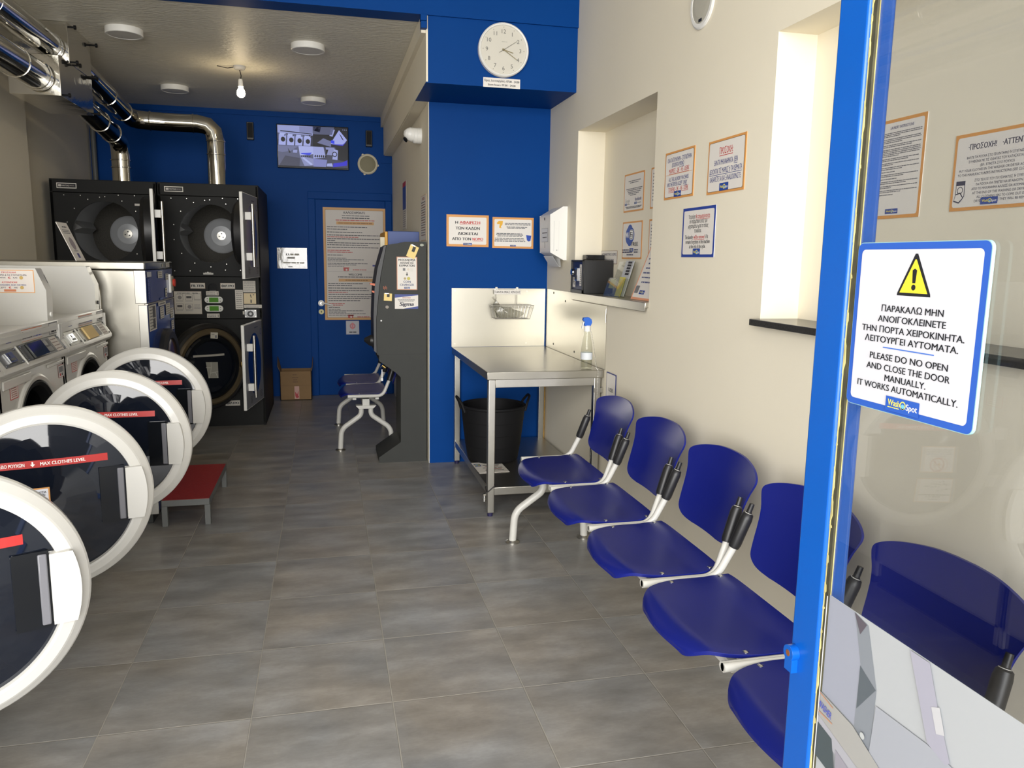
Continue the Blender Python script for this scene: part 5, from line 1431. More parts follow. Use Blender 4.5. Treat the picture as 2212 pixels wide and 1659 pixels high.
def washer_door(root, hx, hy, ang, stickers):
    """round door, built standing open along +x from its hinge with the outer face to -y, then swung by ang"""
    org = (hx, hy, ZC)
    c = (hx + RD, hy, ZC)
    ax = (0, -1, 0)
    b = MB(); b.lathe([(0.252, -0.040), (0.268, -0.034), (0.274, -0.020), (0.274, 0.000), (0.270, 0.006), (0.254, 0.021), (0.250, 0.024), (0.229, 0.030), (0.223, 0.028), (0.221, 0.018), (0.221, -0.040)], c, ax, WHITE, 96, closed=True)
    for sg in (-1, 1): b.box(hx - 0.035, hx + 0.012, hy + 0.004, hy + 0.030, ZC + sg * 0.09 - 0.022, ZC + sg * 0.09 + 0.022, WHITE)
    d = b.build('door', root, origin=org, smooth=30)
    b = MB()
    b.lathe([(0.0, 0.038), (0.04, 0.0373), (0.08, 0.0351), (0.12, 0.0316), (0.16, 0.0266), (0.19, 0.0219), (0.2212, 0.0163), (0.2212, -0.03), (0.19, -0.034), (0.175, -0.08), (0.15, -0.13), (0.10, -0.15), (0.0, -0.155)], c, ax, SMOKE, 96)
    b.build('door_glass', d, origin=org, smooth=50)
    xr = hx + 2 * RD
    yh = hy - 0.021
    def curved(x): return -1 if x else 1
    b = MB()
    n = 10
    outer, inner = [], []
    for i in range(n + 1):
        z = -0.078 + 0.156 * i / n
        outer.append((hx + RD + math.sqrt(0.252 ** 2 - z * z), z))
    pts = [(xr - 0.078, -0.078)] + outer + [(xr - 0.078, 0.078)]
    b.slab([(x, hy - 0.020, ZC + z) for x, z in pts], (0, -0.021, 0), WHITE)
    b.build('handle', d, origin=org, bevel=0.007, seg=3)
    b = MB(); s2 = Sheet(frame((xr - 0.146, hy, ZC - 0.084), (1, 0, 0), (0, 0, 1)))
    b.slab([(xr - 0.146, hy - 0.026, ZC - 0.084), (xr - 0.079, hy - 0.022, ZC - 0.084), (xr - 0.079, hy - 0.022, ZC + 0.084), (xr - 0.146, hy - 0.026, ZC + 0.084)], (0, -0.0085, 0), BLACKG)
    b.build('handle_recess', d, origin=org, bevel=0.007, seg=3)
    b = MB(); b.box(xr - 0.099, xr - 0.082, hy - 0.0355, hy - 0.030, ZC - 0.078, ZC + 0.078, mat_recess); b.build('recess_lip', d, origin=org, bevel=0.003)
    # red level strip following the bulge
    fr = frame(c, (1, 0, 0), (0, 0, 1))
    s = Sheet(fr, 0.0012, warp=door_bulge)
    zl, hh, ua, ub = 0.114, 0.0105, -0.186, 0.153
    k = 24
    for i in range(k):
        u0, u1 = ua + (ub - ua) * i / k, ua + (ub - ua) * (i + 1) / k
        s.rect(u0, zl - hh, u1, zl + hh, RED_STRIP)
    s.up(); s.up()
    wt = ink(240, 236, 230)
    s.text('ΜΕΓΙΣΤΟ ΕΠΙΠΕΔΟ ΡΟΥΧΩΝ', -0.054, zl, 0.0095, wt, width=0.122, bold=0.02, align='r')
    s.text('MAX CLOTHES LEVEL', -0.016, zl, 0.0095, wt, width=0.112, bold=0.02, align='l')
    s.rect(-0.0365, zl - 0.001, -0.0325, zl + 0.007, wt); s.pg([(-0.0405, zl), (-0.0285, zl), (-0.0345, zl - 0.0075)], wt)
    s.build('level_strip', d, origin=org, smooth=0)
    if stickers:
        for nm, u0, w0, w, h, kind in (('rule_sticker', -0.122, -0.054, 0.124, 0.100, 0), ('care_sticker', -0.128, -0.172, 0.136, 0.096, 1)):
            s = Sheet(fr, 0.0016, warp=lambda u, w: door_bulge(u, w) + 0.0008)
            def grid(a, bb, cc, dd, m):
                kk = 8
                for i in range(kk):
                    for j in range(kk):
                        s.rect(a + (cc - a) * i / kk, bb + (dd - bb) * j / kk, a + (cc - a) * (i + 1) / kk, bb + (dd - bb) * (j + 1) / kk, m)
            grid(u0, w0, u0 + w, w0 + h, INKO); s.up(); grid(u0 + 0.004, w0 + 0.004, u0 + w - 0.004, w0 + h - 0.004, ink(226, 226, 232)); s.up(); s.up()
            if kind == 0:
                bl = ink(76, 90, 160)
                s.text('ΑΠΑΓΟΡΕΥΟΝΤΑΙ ΤΑ ΠΑΠΟΥΤΣΙΑ', u0 + w / 2, w0 + h * 0.87, 0.0058, INKK, width=w * 0.86); s.text('& ΤΑ ΑΞΕΣΟΥΑΡ ΚΑΤΟΙΚΙΔΙΩΝ', u0 + w / 2, w0 + h * 0.79, 0.0058, INKK, width=w * 0.80)
                s.text('SHOES & PETS ACCESSORIES', u0 + w / 2, w0 + h * 0.71, 0.0058, bl, width=w * 0.76); s.text('ARE FORBIDDEN', u0 + w / 2, w0 + h * 0.63, 0.0058, bl, width=w * 0.44)
                s.ring(u0 + w / 2, w0 + h * 0.31, 0.021, 0.028, INKR, 30)
                s.pg([(u0 + w * .40, w0 + h * .26), (u0 + w * .56, w0 + h * .26), (u0 + w * .62, w0 + h * .36), (u0 + w * .52, w0 + h * .33), (u0 + w * .42, w0 + h * .38)], ink(214, 150, 70)); s.up()
                s.pg([(u0 + w * .335, w0 + h * .125), (u0 + w * .37, w0 + h * .09), (u0 + w * .665, w0 + h * .495), (u0 + w * .63, w0 + h * .53)], INKR)
            else:
                rnd = random.Random(8)
                for i in range(16):
                    a, bb = u0 + w * rnd.uniform(.1, .75), w0 + h * rnd.uniform(.42, .88); s.rect(a, bb, a + w * rnd.uniform(.04, .14), bb + h * rnd.uniform(.02, .06), ink(120, 122, 126))
                s.bars(u0 + w * .06, w0 + h * .32, u0 + w * .94, 0.004, INKK); s.bars(u0 + w * .30, w0 + h * .24, u0 + w * .70, 0.004, INKG); s.bars(u0 + w * .35, w0 + h * .14, u0 + w * .62, 0.004, INKG)
            s.build(nm, d, origin=org, smooth=0)
    d.rotation_euler = (0, 0, ang)
    return d

RED_STRIP = mat('red_level_strip', S(176, 38, 34), 0.4)
mat_recess = mat('recess_grey_plastic', (0.15, 0.15, 0.165), 0.25)
PANEL_D = mat('dark_control_plate', (0.040, 0.042, 0.040), 0.4)
PANEL_LIT = mat('control_plate_lit', (0.27, 0.265, 0.235), 0.40, 0.5)  # lighter copy of the dark plate, reflected light put into its colour
LCD = mat('control_window', (0.020, 0.022, 0.018), 0.08, spec=0.7)

def make_washer(y0, label, silver, notice):  # silver: control plates coloured lighter to show a reflection
    W = 0.70
    T = lambda t: y0 + t
    r = tag(empty('washing_machine', (-1.45, y0 + W / 2, 0)), label, 'washing machine', 'white washing machines')
    zt = 1.172
    # cabinet with a round opening
    b = MB()
    b.box(-1.90, XF, T(0.004), T(0.022), 0.05, zt, WHITE); b.box(-1.90, XF, T(W - 0.022), T(W - 0.004), 0.05, zt, WHITE)
    b.box(-1.90, -1.88, T(0.022), T(W - 0.022), 0.05, zt, WHITE); b.box(-1.88, XF - 0.004, T(0.022), T(W - 0.022), zt - 0.02, zt, WHITE)
    fr = face_px(XF, y0, 0)
    b.holeplate(fr, 0.004, W - 0.004, 0.12, 1.06, W / 2, ZC, 0.212, WHITE, 64, 0.03)
    b.box(-1.88, XF - 0.012, T(0.02), T(W - 0.02), 0.0, 0.118, DARKG)
    b.build('cabinet', r)
    b = MB(); b.lathe([(0.240, -0.001), (0.236, 0.006), (0.228, 0.010), (0.214, 0.008), (0.212, -0.004)], (XF, T(W / 2), ZC), (1, 0, 0), WHITE, 64); b.build('opening_rim', r)
    b = MB(); b.lathe([(0.2125, 0.002), (0.205, 0.010), (0.192, 0.002), (0.180, -0.03), (0.186, -0.07), (0.200, -0.08)], (XF, T(W / 2), ZC), (1, 0, 0), RUBBER, 48); b.build('door_gasket', r)
    b = MB(); b.lathe([(0.200, -0.08), (0.235, -0.10), (0.240, -0.42), (0.05, -0.46), (0.0, -0.46)], (XF, T(W / 2), ZC), (1, 0, 0), DARKIN, 40); b.build('drum', r)
    # raised top strip at the front
    b = MB(); b.box(-1.150, -1.112, T(0.002), T(W - 0.002), 1.128, 1.190, WHITE); b.build('top_strip', r, bevel=0.004)
    f2 = face_px(-1.112, y0, 0)
    s = Sheet(f2, 0.0004)
    s.rect(0.285, 1.135, 0.505, 1.183, ink(208, 204, 202)); s.up(); s.rect(0.285, 1.179, 0.505, 1.182, ink(196, 116, 76)); s.rect(0.285, 1.136, 0.505, 1.1385, ink(196, 150, 120))
    s.text('ΠΛΥΝΤΗΡΙΟ', 0.392, 1.159, 0.026, ink(52, 50, 74), width=0.098, align='r', bold=0.03); s.text('WASHER', 0.400, 1.159, 0.026, ink(80, 90, 190), width=0.096, align='l', bold=0.03)
    s.flush('name_label', r)
    s.bars(0.125, 1.163, 0.195, 0.008, ink(108, 110, 160)); s.bars(0.135, 1.150, 0.185, 0.006, ink(108, 110, 160))
    s.flush('small_print', r)
    s.rect(0.585, 1.136, 0.690, 1.184, ink(104, 104, 108)); s.up(); s.rect(0.589, 1.140, 0.686, 1.180, ink(206, 205, 203)); s.up(); s.bars(0.60, 1.168, 0.675, 0.006, INKG); s.bars(0.60, 1.158, 0.67, 0.006, INKG); s.bars(0.61, 1.147, 0.675, 0.007, INKK)
    s.flush('rating_plate', r)
    # sloping control panel
    p0, p1 = Vector((-1.122, 0, 1.128)), Vector((-1.072, 0, 1.000 + 0.062))
    b = MB(); b.prism([(-1.140, 1.130), (-1.116, 1.130), (-1.076, 1.066), (-1.076, 1.052), (-1.086, 1.040), (XF - 0.002, 1.030), (-1.140, 1.030)], 'y', T(0.002), T(W - 0.002), WHITE)
    b.build('control_panel', r, bevel=0.005)
    up = Vector((-1.116 + 1.076, 0, 1.130 - 1.066))
    L = up.length
    fp = frame((-1.076, y0, 1.066), (0, 1, 0), up)
    b = MB(); b.fbox(fp, 0.212, 0.222, -0.006, L - 0.002, 0.0, 0.005, WHITE); b.build('panel_ridge', r, bevel=0.002)
    pm = PANEL_LIT if silver else PANEL_D
    b = MB(); b.fbox(fp, 0.030, 0.200, 0.006, L - 0.006, 0.0, 0.003, pm)
    for u in (0.038, 0.192):
        for w in (0.012, L - 0.012): b.cyl(fp(u, w, 0.003), fp(u, w, 0.0055), 0.0045, CHROME if not silver else BLACKP, n=10)
    cp = b.build('coin_plate', r)
    b = MB(); b.fbox(fp, 0.082, 0.142, 0.018, L - 0.018, 0.003, 0.009, CHROME); b.fbox(fp, 0.092, 0.132, 0.024, 0.034, 0.009, 0.0105, BLACKP); b.fbox(fp, 0.100, 0.104, 0.038, L - 0.024, 0.009, 0.0105, BLACKP); b.build('coin_slot', cp, bevel=0.0015)
    b = MB(); b.fbox(fp, 0.236, 0.672, 0.004, L - 0.004, 0.0, 0.003, pm)
    for u in (0.244, 0.664):
        for w in (0.010, L - 0.010): b.cyl(fp(u, w, 0.003), fp(u, w, 0.0055), 0.0045, CHROME if not silver else BLACKP, n=10)
    dp = b.build('display_plate', r)
    b = MB(); b.fbox(fp, 0.300, 0.455, 0.006, L - 0.006, 0.003, 0.012, ink(206, 178, 120) if silver else LCD); b.build('display_cover', dp, bevel=0.002)
    s = Sheet(fp, 0.0036); s.rect(0.47, 0.010, 0.545, L - 0.010, INKG if silver else ink(64, 64, 66)); s.rect(0.560, 0.006, 0.640, L - 0.006, ink(198, 192, 184)); s.up()
    for i in range(4): s.bars(0.566, 0.016 + 0.014 * i, 0.634, 0.004, ink(120, 100, 96))
    s.rrect(0.48, 0.042, 0.515, 0.064, 0.004, ink(150, 150, 148)); s.rrect(0.48, 0.014, 0.535, 0.034, 0.004, ink(134, 134, 132))
    s.build('dial_label', dp, smooth=0)
    # soap drawer
    b = MB(); b.box(XF, XF + 0.008, T(0.030), T(0.300), 0.992, 1.026, WHITE); b.build('soap_drawer', r, bevel=0.004)
    b = MB(); b.box(XF, XF + 0.006, T(0.490), T(0.690), 1.010, 1.024, WHITE); b.build('front_ledge', r, bevel=0.004)
    s = Sheet(fr, 0.0006)
    s.rect(0.100, 0.948, 0.176, 0.998, INKR); s.up(); s.rect(0.104, 0.951, 0.172, 0.995, ink(214, 206, 200)); s.up()
    for i in range(5): s.bars(0.112, 0.958 + 0.0075 * i, 0.164, 0.003, ink(150, 70, 66))
    s.flush('rule_sticker', r)
    s.rect(0.618, 0.950, 0.688, 1.003, ink(170, 80, 76)); s.up(); s.rect(0.620, 0.952, 0.686, 1.001, ink(206, 204, 204)); s.up(); s.rect(0.628, 0.972, 0.678, 0.996, INKG); s.rect(0.634, 0.957, 0.648, 0.968, INKR); s.rect(0.658, 0.957, 0.670, 0.968, INKK)
    s.flush('care_sticker', r)
    s.bars(0.245, 0.992, 0.33, 0.010, ink(150, 150, 150)); s.bars(0.25, 0.978, 0.31, 0.006, ink(158, 158, 158))
    s.flush('raised_mark', r)
    # tall slim side tower
    b = MB(); b.prism([(-1.127, zt), (-1.123, 1.315), (-1.158, 1.405), (-1.88, 1.405), (-1.88, zt)], 'y', T(0.628), T(0.698), WHITE); tw = b.build('side_tower', r, bevel=0.003)
    b = MB()
    if silver: b.cyl((-1.124, T(0.665), 1.225), (-1.119, T(0.665), 1.225), 0.009, BLACKP, n=14)
    else:
        b.cyl((-1.125, T(0.662), 1.215), (-1.119, T(0.662), 1.215), 0.010, WHITEP, n=14)
        b.slab([(-1.1335, T(0.690), 1.343), (-1.1335, T(0.687), 1.343), (-1.147, T(0.687), 1.378), (-1.147, T(0.690), 1.378)], (0.001, 0, 0.0005), BLACKP)
    b.build('tower_fitting', tw)
    if notice:
        f3 = face_my(-1.60, T(0.628), 0)
        s = Sheet(f3, 0.0006); s.rect(0.0, 1.305, 0.436, 1.398, INKO); s.up(); s.rect(0.003, 1.308, 0.433, 1.395, ink(214, 206, 198)); s.up()
        c = 0.345
        for st, w, wd, m in (('ΠΡΟΣΟΧΗ!', 1.388, 0.052, INKR), ('ΠΛΥΝΤΗΡΙΑ & ΤΑ ΣΤΕΓΝΩΤΗΡΙΑ', 1.377, 0.130, ink(84, 80, 92)), ('ATTENTION!', 1.348, 0.056, INKR), ('THE WASHERS AND DRYERS', 1.337, 0.120, ink(84, 90, 130))):
            s.text(st, c, w, 0.0062, m, width=wd, bold=0.02)
        for w, a, bb in ((1.3665, 'ΔΕΧΟΝΤΑΙ', 'ΚΑΙ'), (1.3265, 'ACCEPT', 'AND')):
            s.text(a, c - 0.014, w, 0.006, ink(84, 80, 92), width=0.042, align='r', bold=0.02); s.text('€', c, w, 0.0085, INKR, bold=0.03); s.text(bb, c + 0.022, w, 0.006, ink(84, 80, 92), width=0.014, bold=0.02); s.circ(c + 0.044, w, 0.007, ink(190, 160, 90))
        s.rect(c - 0.022, 1.310, c + 0.022, 1.319, ink(196, 120, 80))
        s.build('price_notice', tw, smooth=0)
    return r

for (y0, hx, hy, ang, st, lab, lit_plate, nt) in (
        (1.56, -1.029, 1.600, 21.0, True, 'white washing machine nearest the entrance, door open and cut off by the frame', False, False),
        (2.26, -1.049, 2.330, 17.0, True, 'white washing machine with an orange edged sticker on its open round door', False, False),
        (2.96, -1.058, 3.117, -1.8, False, 'white washing machine with dark control plates and an orange bordered notice on its tower', False, True),
        (3.66, -1.088, 3.862, -0.9, False, 'white washing machine with control plates lightened by painted reflection beside the big steel washer', True, False)):
    w = make_washer(y0, lab, lit_plate, nt)
    washer_door(w, hx, hy, math.radians(ang), st)

# ================================================================ big steel washer
def build_steel_washer():
    x0, x1, y0, y1, zt = -2.0, -0.918, 4.450, 5.180, 1.426
    r = tag(empty('steel_washing_machine', ((x0 + x1) / 2, (y0 + y1) / 2, 0)), 'large stainless steel washer with blue front panel between white washers and dryers', 'washing machine')
    b = MB(); b.box(x0, x1 - 0.012, y0, y1, 0.06, zt - 0.042, STEEL); b.box(x0 + 0.03, x1 - 0.04, y0 + 0.03, y1 - 0.03, 0.0, 0.06, DARKG); b.build('cabinet', r, bevel=0.004)
    b = MB(); b.box(x0, x1 - 0.004, y0 - 0.003, y1 + 0.003, zt - 0.038, zt, STEEL); b.build('top_cover', r, bevel=0.004)
    b = MB(); b.box(x1 - 0.058, x1 - 0.001, y0 - 0.002, y0 + 0.004, 1.212, zt - 0.042, STEELD); b.box(x1 - 0.045, x1 - 0.001, y0 - 0.002, y0 + 0.004, 0.06, 1.204, STEELD); b.build('corner_trim', r, bevel=0.002)
    b = MB(); P = [(-1.30, y0 - 0.001, 1.352), (-1.145, y0 - 0.001, 1.352), (-1.145, y0 - 0.001, 0.10), (-1.95, y0 - 0.001, 0.10), (-1.95, y0 - 0.001, 1.352)]
    pth = fillet([(-1.5, y0 - 0.0005, 1.352)] + P[1:4] + [(-1.95, y0 - 0.0005, 1.352), (-1.52, y0 - 0.0005, 1.352)], 0.10, 8)
    b.tube(pth, 0.007, STEELD, 8); b.build('pressed_edge', r)
    BP = mat('blue_control_film', (0.006, 0.030, 0.17), 0.22, coat=0.3)
    b = MB(); b.box(x1 - 0.012, x1, y0 + 0.004, y1 - 0.004, 1.212, 1.384, BP); b.box(x1 - 0.012, x1 + 0.002, y0 + 0.0, y1, 1.388, zt - 0.002, BLACKG); b.build('control_panel', r, bevel=0.002)
    b = MB(); b.box(x1 - 0.012, x1, y0 + 0.004, y1 - 0.004, 0.08, 1.202, BP); b.box(x1 - 0.012, x1 + 0.004, y0, y1, 1.203, 1.211, STEELD); b.build('front_panel', r, bevel=0.002)
    fr = face_px(x1, y0, 0)
    s = Sheet(fr, 0.003)
    pp, k = ink(206, 202, 192), ink(90, 88, 90)
    def sl(u0, w0, u1, w1, n=3, hd=False):
        s.rect(u0, w0, u1, w1, pp); s.up()
        for i in range(n): s.bars(u0 + (u1 - u0) * .12, w1 - (w1 - w0) * (i + .6) / (n + .2), u0 + (u1 - u0) * .88, (w1 - w0) / n * .28, k)
        if not hd: s.flush('sticker', r); s.n = 0.003
    s.circ(0.43, 1.406, 0.010, ink(200, 196, 170), 14); s.flush('key_lock', r)
    sl(0.53, 1.394, 0.64, 1.420, 2)
    sl(0.292, 1.336, 0.412, 1.374, 3); sl(0.505, 1.320, 0.590, 1.357, 3); sl(0.475, 1.222, 0.53, 1.275, 3)
    s.rect(0.015, 1.350, 0.125, 1.376, ink(190, 190, 196)); s.flush('badge', r); s.rect(0.015, 1.22, 0.075, 1.345, ink(40, 54, 120)); s.up()
    s.text('WASHER', 0.045, 1.283, 0.040, ink(120, 136, 190), width=0.115, ang=math.radians(90), bold=0.0); s.flush('upright_lettering', r); s.rect(0.32, 1.214, 0.40, 1.226, ink(96, 116, 170)); s.flush('blue_tag', r)
    sl(0.005, 1.062, 0.190, 1.200, 8, True); s.up(); s.rect(0.10, 1.13, 0.17, 1.19, k); s.rect(0.10, 1.075, 0.16, 1.12, k); s.flush('instruction_sticker', r)
    sl(0.255, 1.182, 0.465, 1.203, 1); sl(0.300, 1.108, 0.405, 1.175, 5); sl(0.465, 1.118, 0.590, 1.184, 5); sl(0.60, 1.09, 0.69, 1.15, 4); sl(0.61, 1.02, 0.69, 1.075, 4)
    b = MB(); b.box(x1, x1 + 0.012, y0 + 0.600, y0 + 0.625, 1.242, 1.352, WHITEP); b.box(x1, x1 + 0.010, y0 + 0.66, y0 + 0.71, 1.25, 1.34, ink(150, 146, 130)); b.build('card_slot', r, bevel=0.002)
    b = MB(); b.cyl((x1 + 0.002, y0 + 0.690, 1.300), (x1 + 0.022, y0 + 0.690, 1.300), 0.020, ink(196, 60, 44), r1=0.024, n=20); b.build('stop_button', r)
    c = (x1, y0 + 0.415, 0.80)
    b = MB(); b.lathe([(0.245, 0.0), (0.245, 0.025), (0.225, 0.040), (0.190, 0.036), (0.185, 0.015), (0.185, 0.0)], c, (1, 0, 0), BLACKP, 56, closed=True); d = b.build('door', r)
    b = MB(); b.lathe([(0.0, 0.012), (0.10, 0.016), (0.186, 0.026), (0.186, 0.0)], c, (1, 0, 0), mat('brown_tinted_glass', (0.10, 0.050, 0.032), 0.10, spec=0.7), 48); b.build('door_glass', d)
    fr2 = frame((-1.248, 4.462, 1.4275), (0, 1, 0), (-0.083, 0, 0.197))
    def dr(s, W, H):
        s.bars(W * .3, H * .88, W * .75, .006, INKK)
        for i in range(3): s.bars(W * .15, H * (.80 - .04 * i), W * .85, .004, INKG)
        s.circ(W * .5, H * .45, W * .22, ink(150, 140, 146)); s.rect(W * .4, H * .08, W * .62, H * .2, ink(86, 84, 140)); s.bars(W * .3, H * .26, W * .7, .005, INKG)
    sheet_sign('leaning_card', 'narrow printed card leaning on top of the big steel washer', fr2, 0.160, 0.212, dr, border=ink(206, 200, 192), bw=0.004, th=0.004)

build_steel_washer()

# ================================================================ red step
def build_step():
    x0, x1, y0, y1, z = -0.898, -0.648, 4.400, 5.150, 0.150
    r = tag(empty('step_stool', ((x0 + x1) / 2, (y0 + y1) / 2, 0)), 'low iron step with a red grip top in front of the steel washer', 'step')
    b = MB(); b.box(x0 + 0.004, x1 - 0.004, y0 + 0.004, y1 - 0.004, z - 0.008, z, REDGRIT); b.build('tread', r)
    b = MB(); t = 0.030
    for a in ((x0, x1, y0, y0 + 0.004), (x0, x1, y1 - 0.004, y1), (x0, x0 + 0.004, y0, y1), (x1 - 0.004, x1, y0, y1)): b.box(a[0], a[1], a[2], a[3], z - 0.036, z - 0.001, IRON)
    b.build('frame', r, bevel=0.0015)
    for x in (x0, x1 - t):
        for y in (y0, y1 - t):
            b = MB(); b.box(x, x + t, y, y + t, 0.0, z - 0.036, IRON); b.build('leg', r, bevel=0.002)

build_step()

# ================================================================ stacked dryers
def make_dryer():
    x0, x1, y0, y1, zt = -1.324, -0.540, 7.030, 8.080, 2.050
    r = empty('stacked_dryer', ((x0 + x1) / 2, y0, 0))
    fr = face_my(x0, y0, 0)
    W = x1 - x0
    b = MB()
    b.box(x0, x0 + 0.02, y0, y1, 0.0, zt - 0.012, DRYERK); b.box(x1 - 0.02, x1, y0, y1, 0.0, zt - 0.012, DRYERK); b.box(x0, x1, y1 - 0.02, y1, 0, zt - 0.012, DRYERK)
    b.box(x0, x1, y0 + 0.002, y1, zt - 0.012, zt, DRYERK); b.box(x0, x1, y0 + 0.02, y1, 0.0, 0.02, DRYERK)
    b.build('cabinet', r)
    b = MB(); b.box(x0 + 0.001, x1 - 0.001, y0, y0 + 0.03, 1.948, zt - 0.001, DRYERK); b.build('header_panel', r, bevel=0.003)
    cx, cz = 0.392, 1.645
    b = MB(); b.holeplate(fr, 0.001, W - 0.001, 1.292, 1.944, cx, cz, 0.240, DRYERK, 72, 0.03, BLACKP); 
    for u in (0.10, 0.22, 0.36, 0.50, 0.62, 0.72):
        for w in (1.915, 1.325): b.cyl(fr(u, w + 0.01 * ((int(u * 100)) % 3), 0), fr(u, w + 0.01 * ((int(u * 100)) % 3), 0.002), 0.004, STEELD, n=8)
    for i in range(14):
        a = 2 * PI * i / 14 + 0.2
        u, w = cx + 0.29 * math.cos(a), cz + 0.275 * math.sin(a)
        if 0.01 < u < W - 0.01: b.cyl(fr(u, w, 0), fr(u, w, 0.002), 0.004, STEELD, n=8)
    b.build('upper_front', r, smooth=0)
    c = (x0 + cx, y0, cz)
    ax = (0, -1, 0)
    b = MB(); b.lathe([(0.240, -0.03), (0.290, -0.032), (0.300, -0.04), (0.300, -0.78)], c, ax, DRUM, 64)
    for k in range(3):
        a = math.radians(172 + 120 * k)
        e = Vector((math.cos(a), 0, math.sin(a))); t = Vector((-math.sin(a), 0, math.cos(a)))
        P0 = Vector(c) + e * 0.30
        A0, A1, d0, d1 = P0 + t * 0.055, P0 - t * 0.055, Vector((0, 0.05, 0)), Vector((0, 0.72, 0))
        T0, T1 = P0 - e * 0.070 + Vector((0, 0.20, 0)), P0 - e * 0.070 + Vector((0, 0.62, 0))
        b.add([A0 + d0, A1 + d0, A0 + d1, A1 + d1, T0, T1], [(0, 4, 5, 2), (1, 3, 5, 4), (0, 1, 4), (2, 5, 3)], DRUM)
    b.lathe([(0.300, -0.775), (0.160, -0.78)], c, ax, DRUMD, 64); b.lathe([(0.160, -0.778), (0.150, -0.77), (0.09, -0.74), (0.040, -0.73)], c, ax, DRUM, 48); b.lathe([(0.040, -0.73), (0.039, -0.72), (0.0, -0.718)], c, ax, STEELD, 24)
    for k in range(3):
        a = math.radians(80 + 120 * k); p = Vector(c) + Vector((0.020 * math.cos(a), 0.717, 0.020 * math.sin(a))); b.cyl(p, p - Vector((0, 0.003, 0)), 0.006, BLACKP, n=10)
    b.build('upper_drum', r)
    b = MB(); b.box(x0 + 0.001, x1 - 0.001, y0, y0 + 0.03, 0.935, 1.288, DRYERK)
    b.lathe([(0.0, 0.002), (0.030, 0.002), (0.040, 0.0)], fr(0.393, 1.195, 0), ax, RUBBER, 32); b.fbox(fr, 0.365, 0.420, 1.168, 1.175, 0, 0.004, IRON)
    b.build('control_front', r, bevel=0.003)
    b = MB(); b.holeplate(fr, 0.001, W - 0.001, 0.02, 0.931, cx, 0.545, 0.255, DRYERK, 72, 0.04, BLACKP); b.lathe([(0.255, -0.04), (0.30, -0.06), (0.30, -0.6), (0.0, -0.62)], (x0 + cx, y0, 0.545), ax, DARKIN, 48); b.build('lower_front', r, smooth=0)
    s = Sheet(fr, 0.0008)
    pp, k = ink(196, 190, 178), ink(70, 68, 66)
    s.rect(0.052, 1.977, 0.197, 2.019, ink(214, 210, 200)); s.up(); s.rect(0.058, 1.983, 0.191, 2.013, ink(26, 24, 24)); s.up(); s.rrect(0.064, 1.990, 0.086, 2.006, 0.003, ink(190, 184, 178)); s.text('MAYTAG', 0.117, 1.998, 0.0115, ink(190, 184, 178), width=0.052); s.bars(0.147, 1.998, 0.185, 0.006, ink(130, 120, 116)); s.flush('maker_plate', r)
    s.rect(0.322, 1.306, 0.402, 1.320, ink(190, 188, 180)); s.rect(0.338, 1.321, 0.386, 1.326, ink(140, 138, 132)); s.flush('catch_plate', r)
    for u0, u1, st in ((0.215, 0.333, 'FILTER'), (0.453, 0.572, 'ΦΙΛΤΡΟ')):
        s.rect(u0, 1.188, u1, 1.237, ink(150, 130, 112)); s.up(); s.rect(u0 + 0.003, 1.191, u1 - 0.003, 1.234, pp); s.up(); s.text(st, (u0 + u1) / 2, 1.2125, 0.021, INKK, width=(u1 - u0) * 0.84, bold=0.035); s.flush('filter_label', r)
    s.rect(0.083, 0.974, 0.300, 1.166, ink(150, 136, 122)); s.up(); s.rect(0.086, 0.977, 0.297, 1.163, pp); s.up()
    s.text('ΣΤΕΓΝΩΤΗΡΙΟ - DRYER', 0.191, 1.149, 0.0105, INKK, width=0.162, bold=0.02)
    for i, (u, w) in enumerate(((0.098, 1.090), (0.172, 1.090), (0.240, 1.098), (0.098, 1.015), (0.172, 1.012))):
        s.rect(u, w, u + 0.056, w + 0.048, k); s.up(); s.rect(u + .002, w + .002, u + .054, w + .046, pp); s.up(); s.circ(u + .030, w + .024, .016, ink(130, 126, 122), 16) if i in (0, 4) else s.rect(u + .008, w + .018, u + .048, w + .036, k if i != 2 else pp)
        s.bars(u, w - .008, u + .056, .0028, INKG)
    for j in range(4): s.bars(0.240, 1.052 - .010 * j, 0.290, .003, INKG)
    s.flush('instruction_sheet', r)
    for w0, aw in ((1.132, 1.138), (0.944, 0.950)):
        s.rect(0.338, w0, 0.438, w0 + 0.035, pp); s.up()
        for j in range(2): s.bars(0.345, w0 + 0.023 - .012 * j, 0.41, .005, INKG)
        s.rect(.424, aw, .429, aw + 0.022, k); s.flush('arrow_label', r)
    s.rect(0.570, 1.016, 0.633, 1.180, pp); s.up()
    for j in range(9): s.bars(0.577, 1.168 - .017 * j, 0.626, .004, k if j % 3 else INKG)
    s.flush('price_label', r)
    s.rect(0.636, 1.160, 0.737, 1.257, pp); s.up()
    for j in range(6): s.bars(0.642, 1.246 - .015 * j, 0.731, .004, INKG)
    s.flush('rule_label', r)
    s.rect(0.638, 1.062, 0.738, 1.152, ink(206, 188, 150)); s.up()
    s.pg([(.690, 1.140), (.697, 1.142), (.703, 1.115), (.696, 1.113)], k); s.rect(.692, 1.070, .703, 1.098, k); s.rect(.712, 1.135, .724, 1.142, k)
    s.flush('coin_picture', r)
    s.rect(0.638, 1.026, 0.783, 1.054, pp); s.up(); s.bars(.645, 1.043, .775, .004, INKG); s.bars(.655, 1.034, .765, .004, INKG)
    s.flush('coin_label', r)
    s.rect(0.626, 0.972, 0.639, 1.000, pp); s.flush('small_label', r)
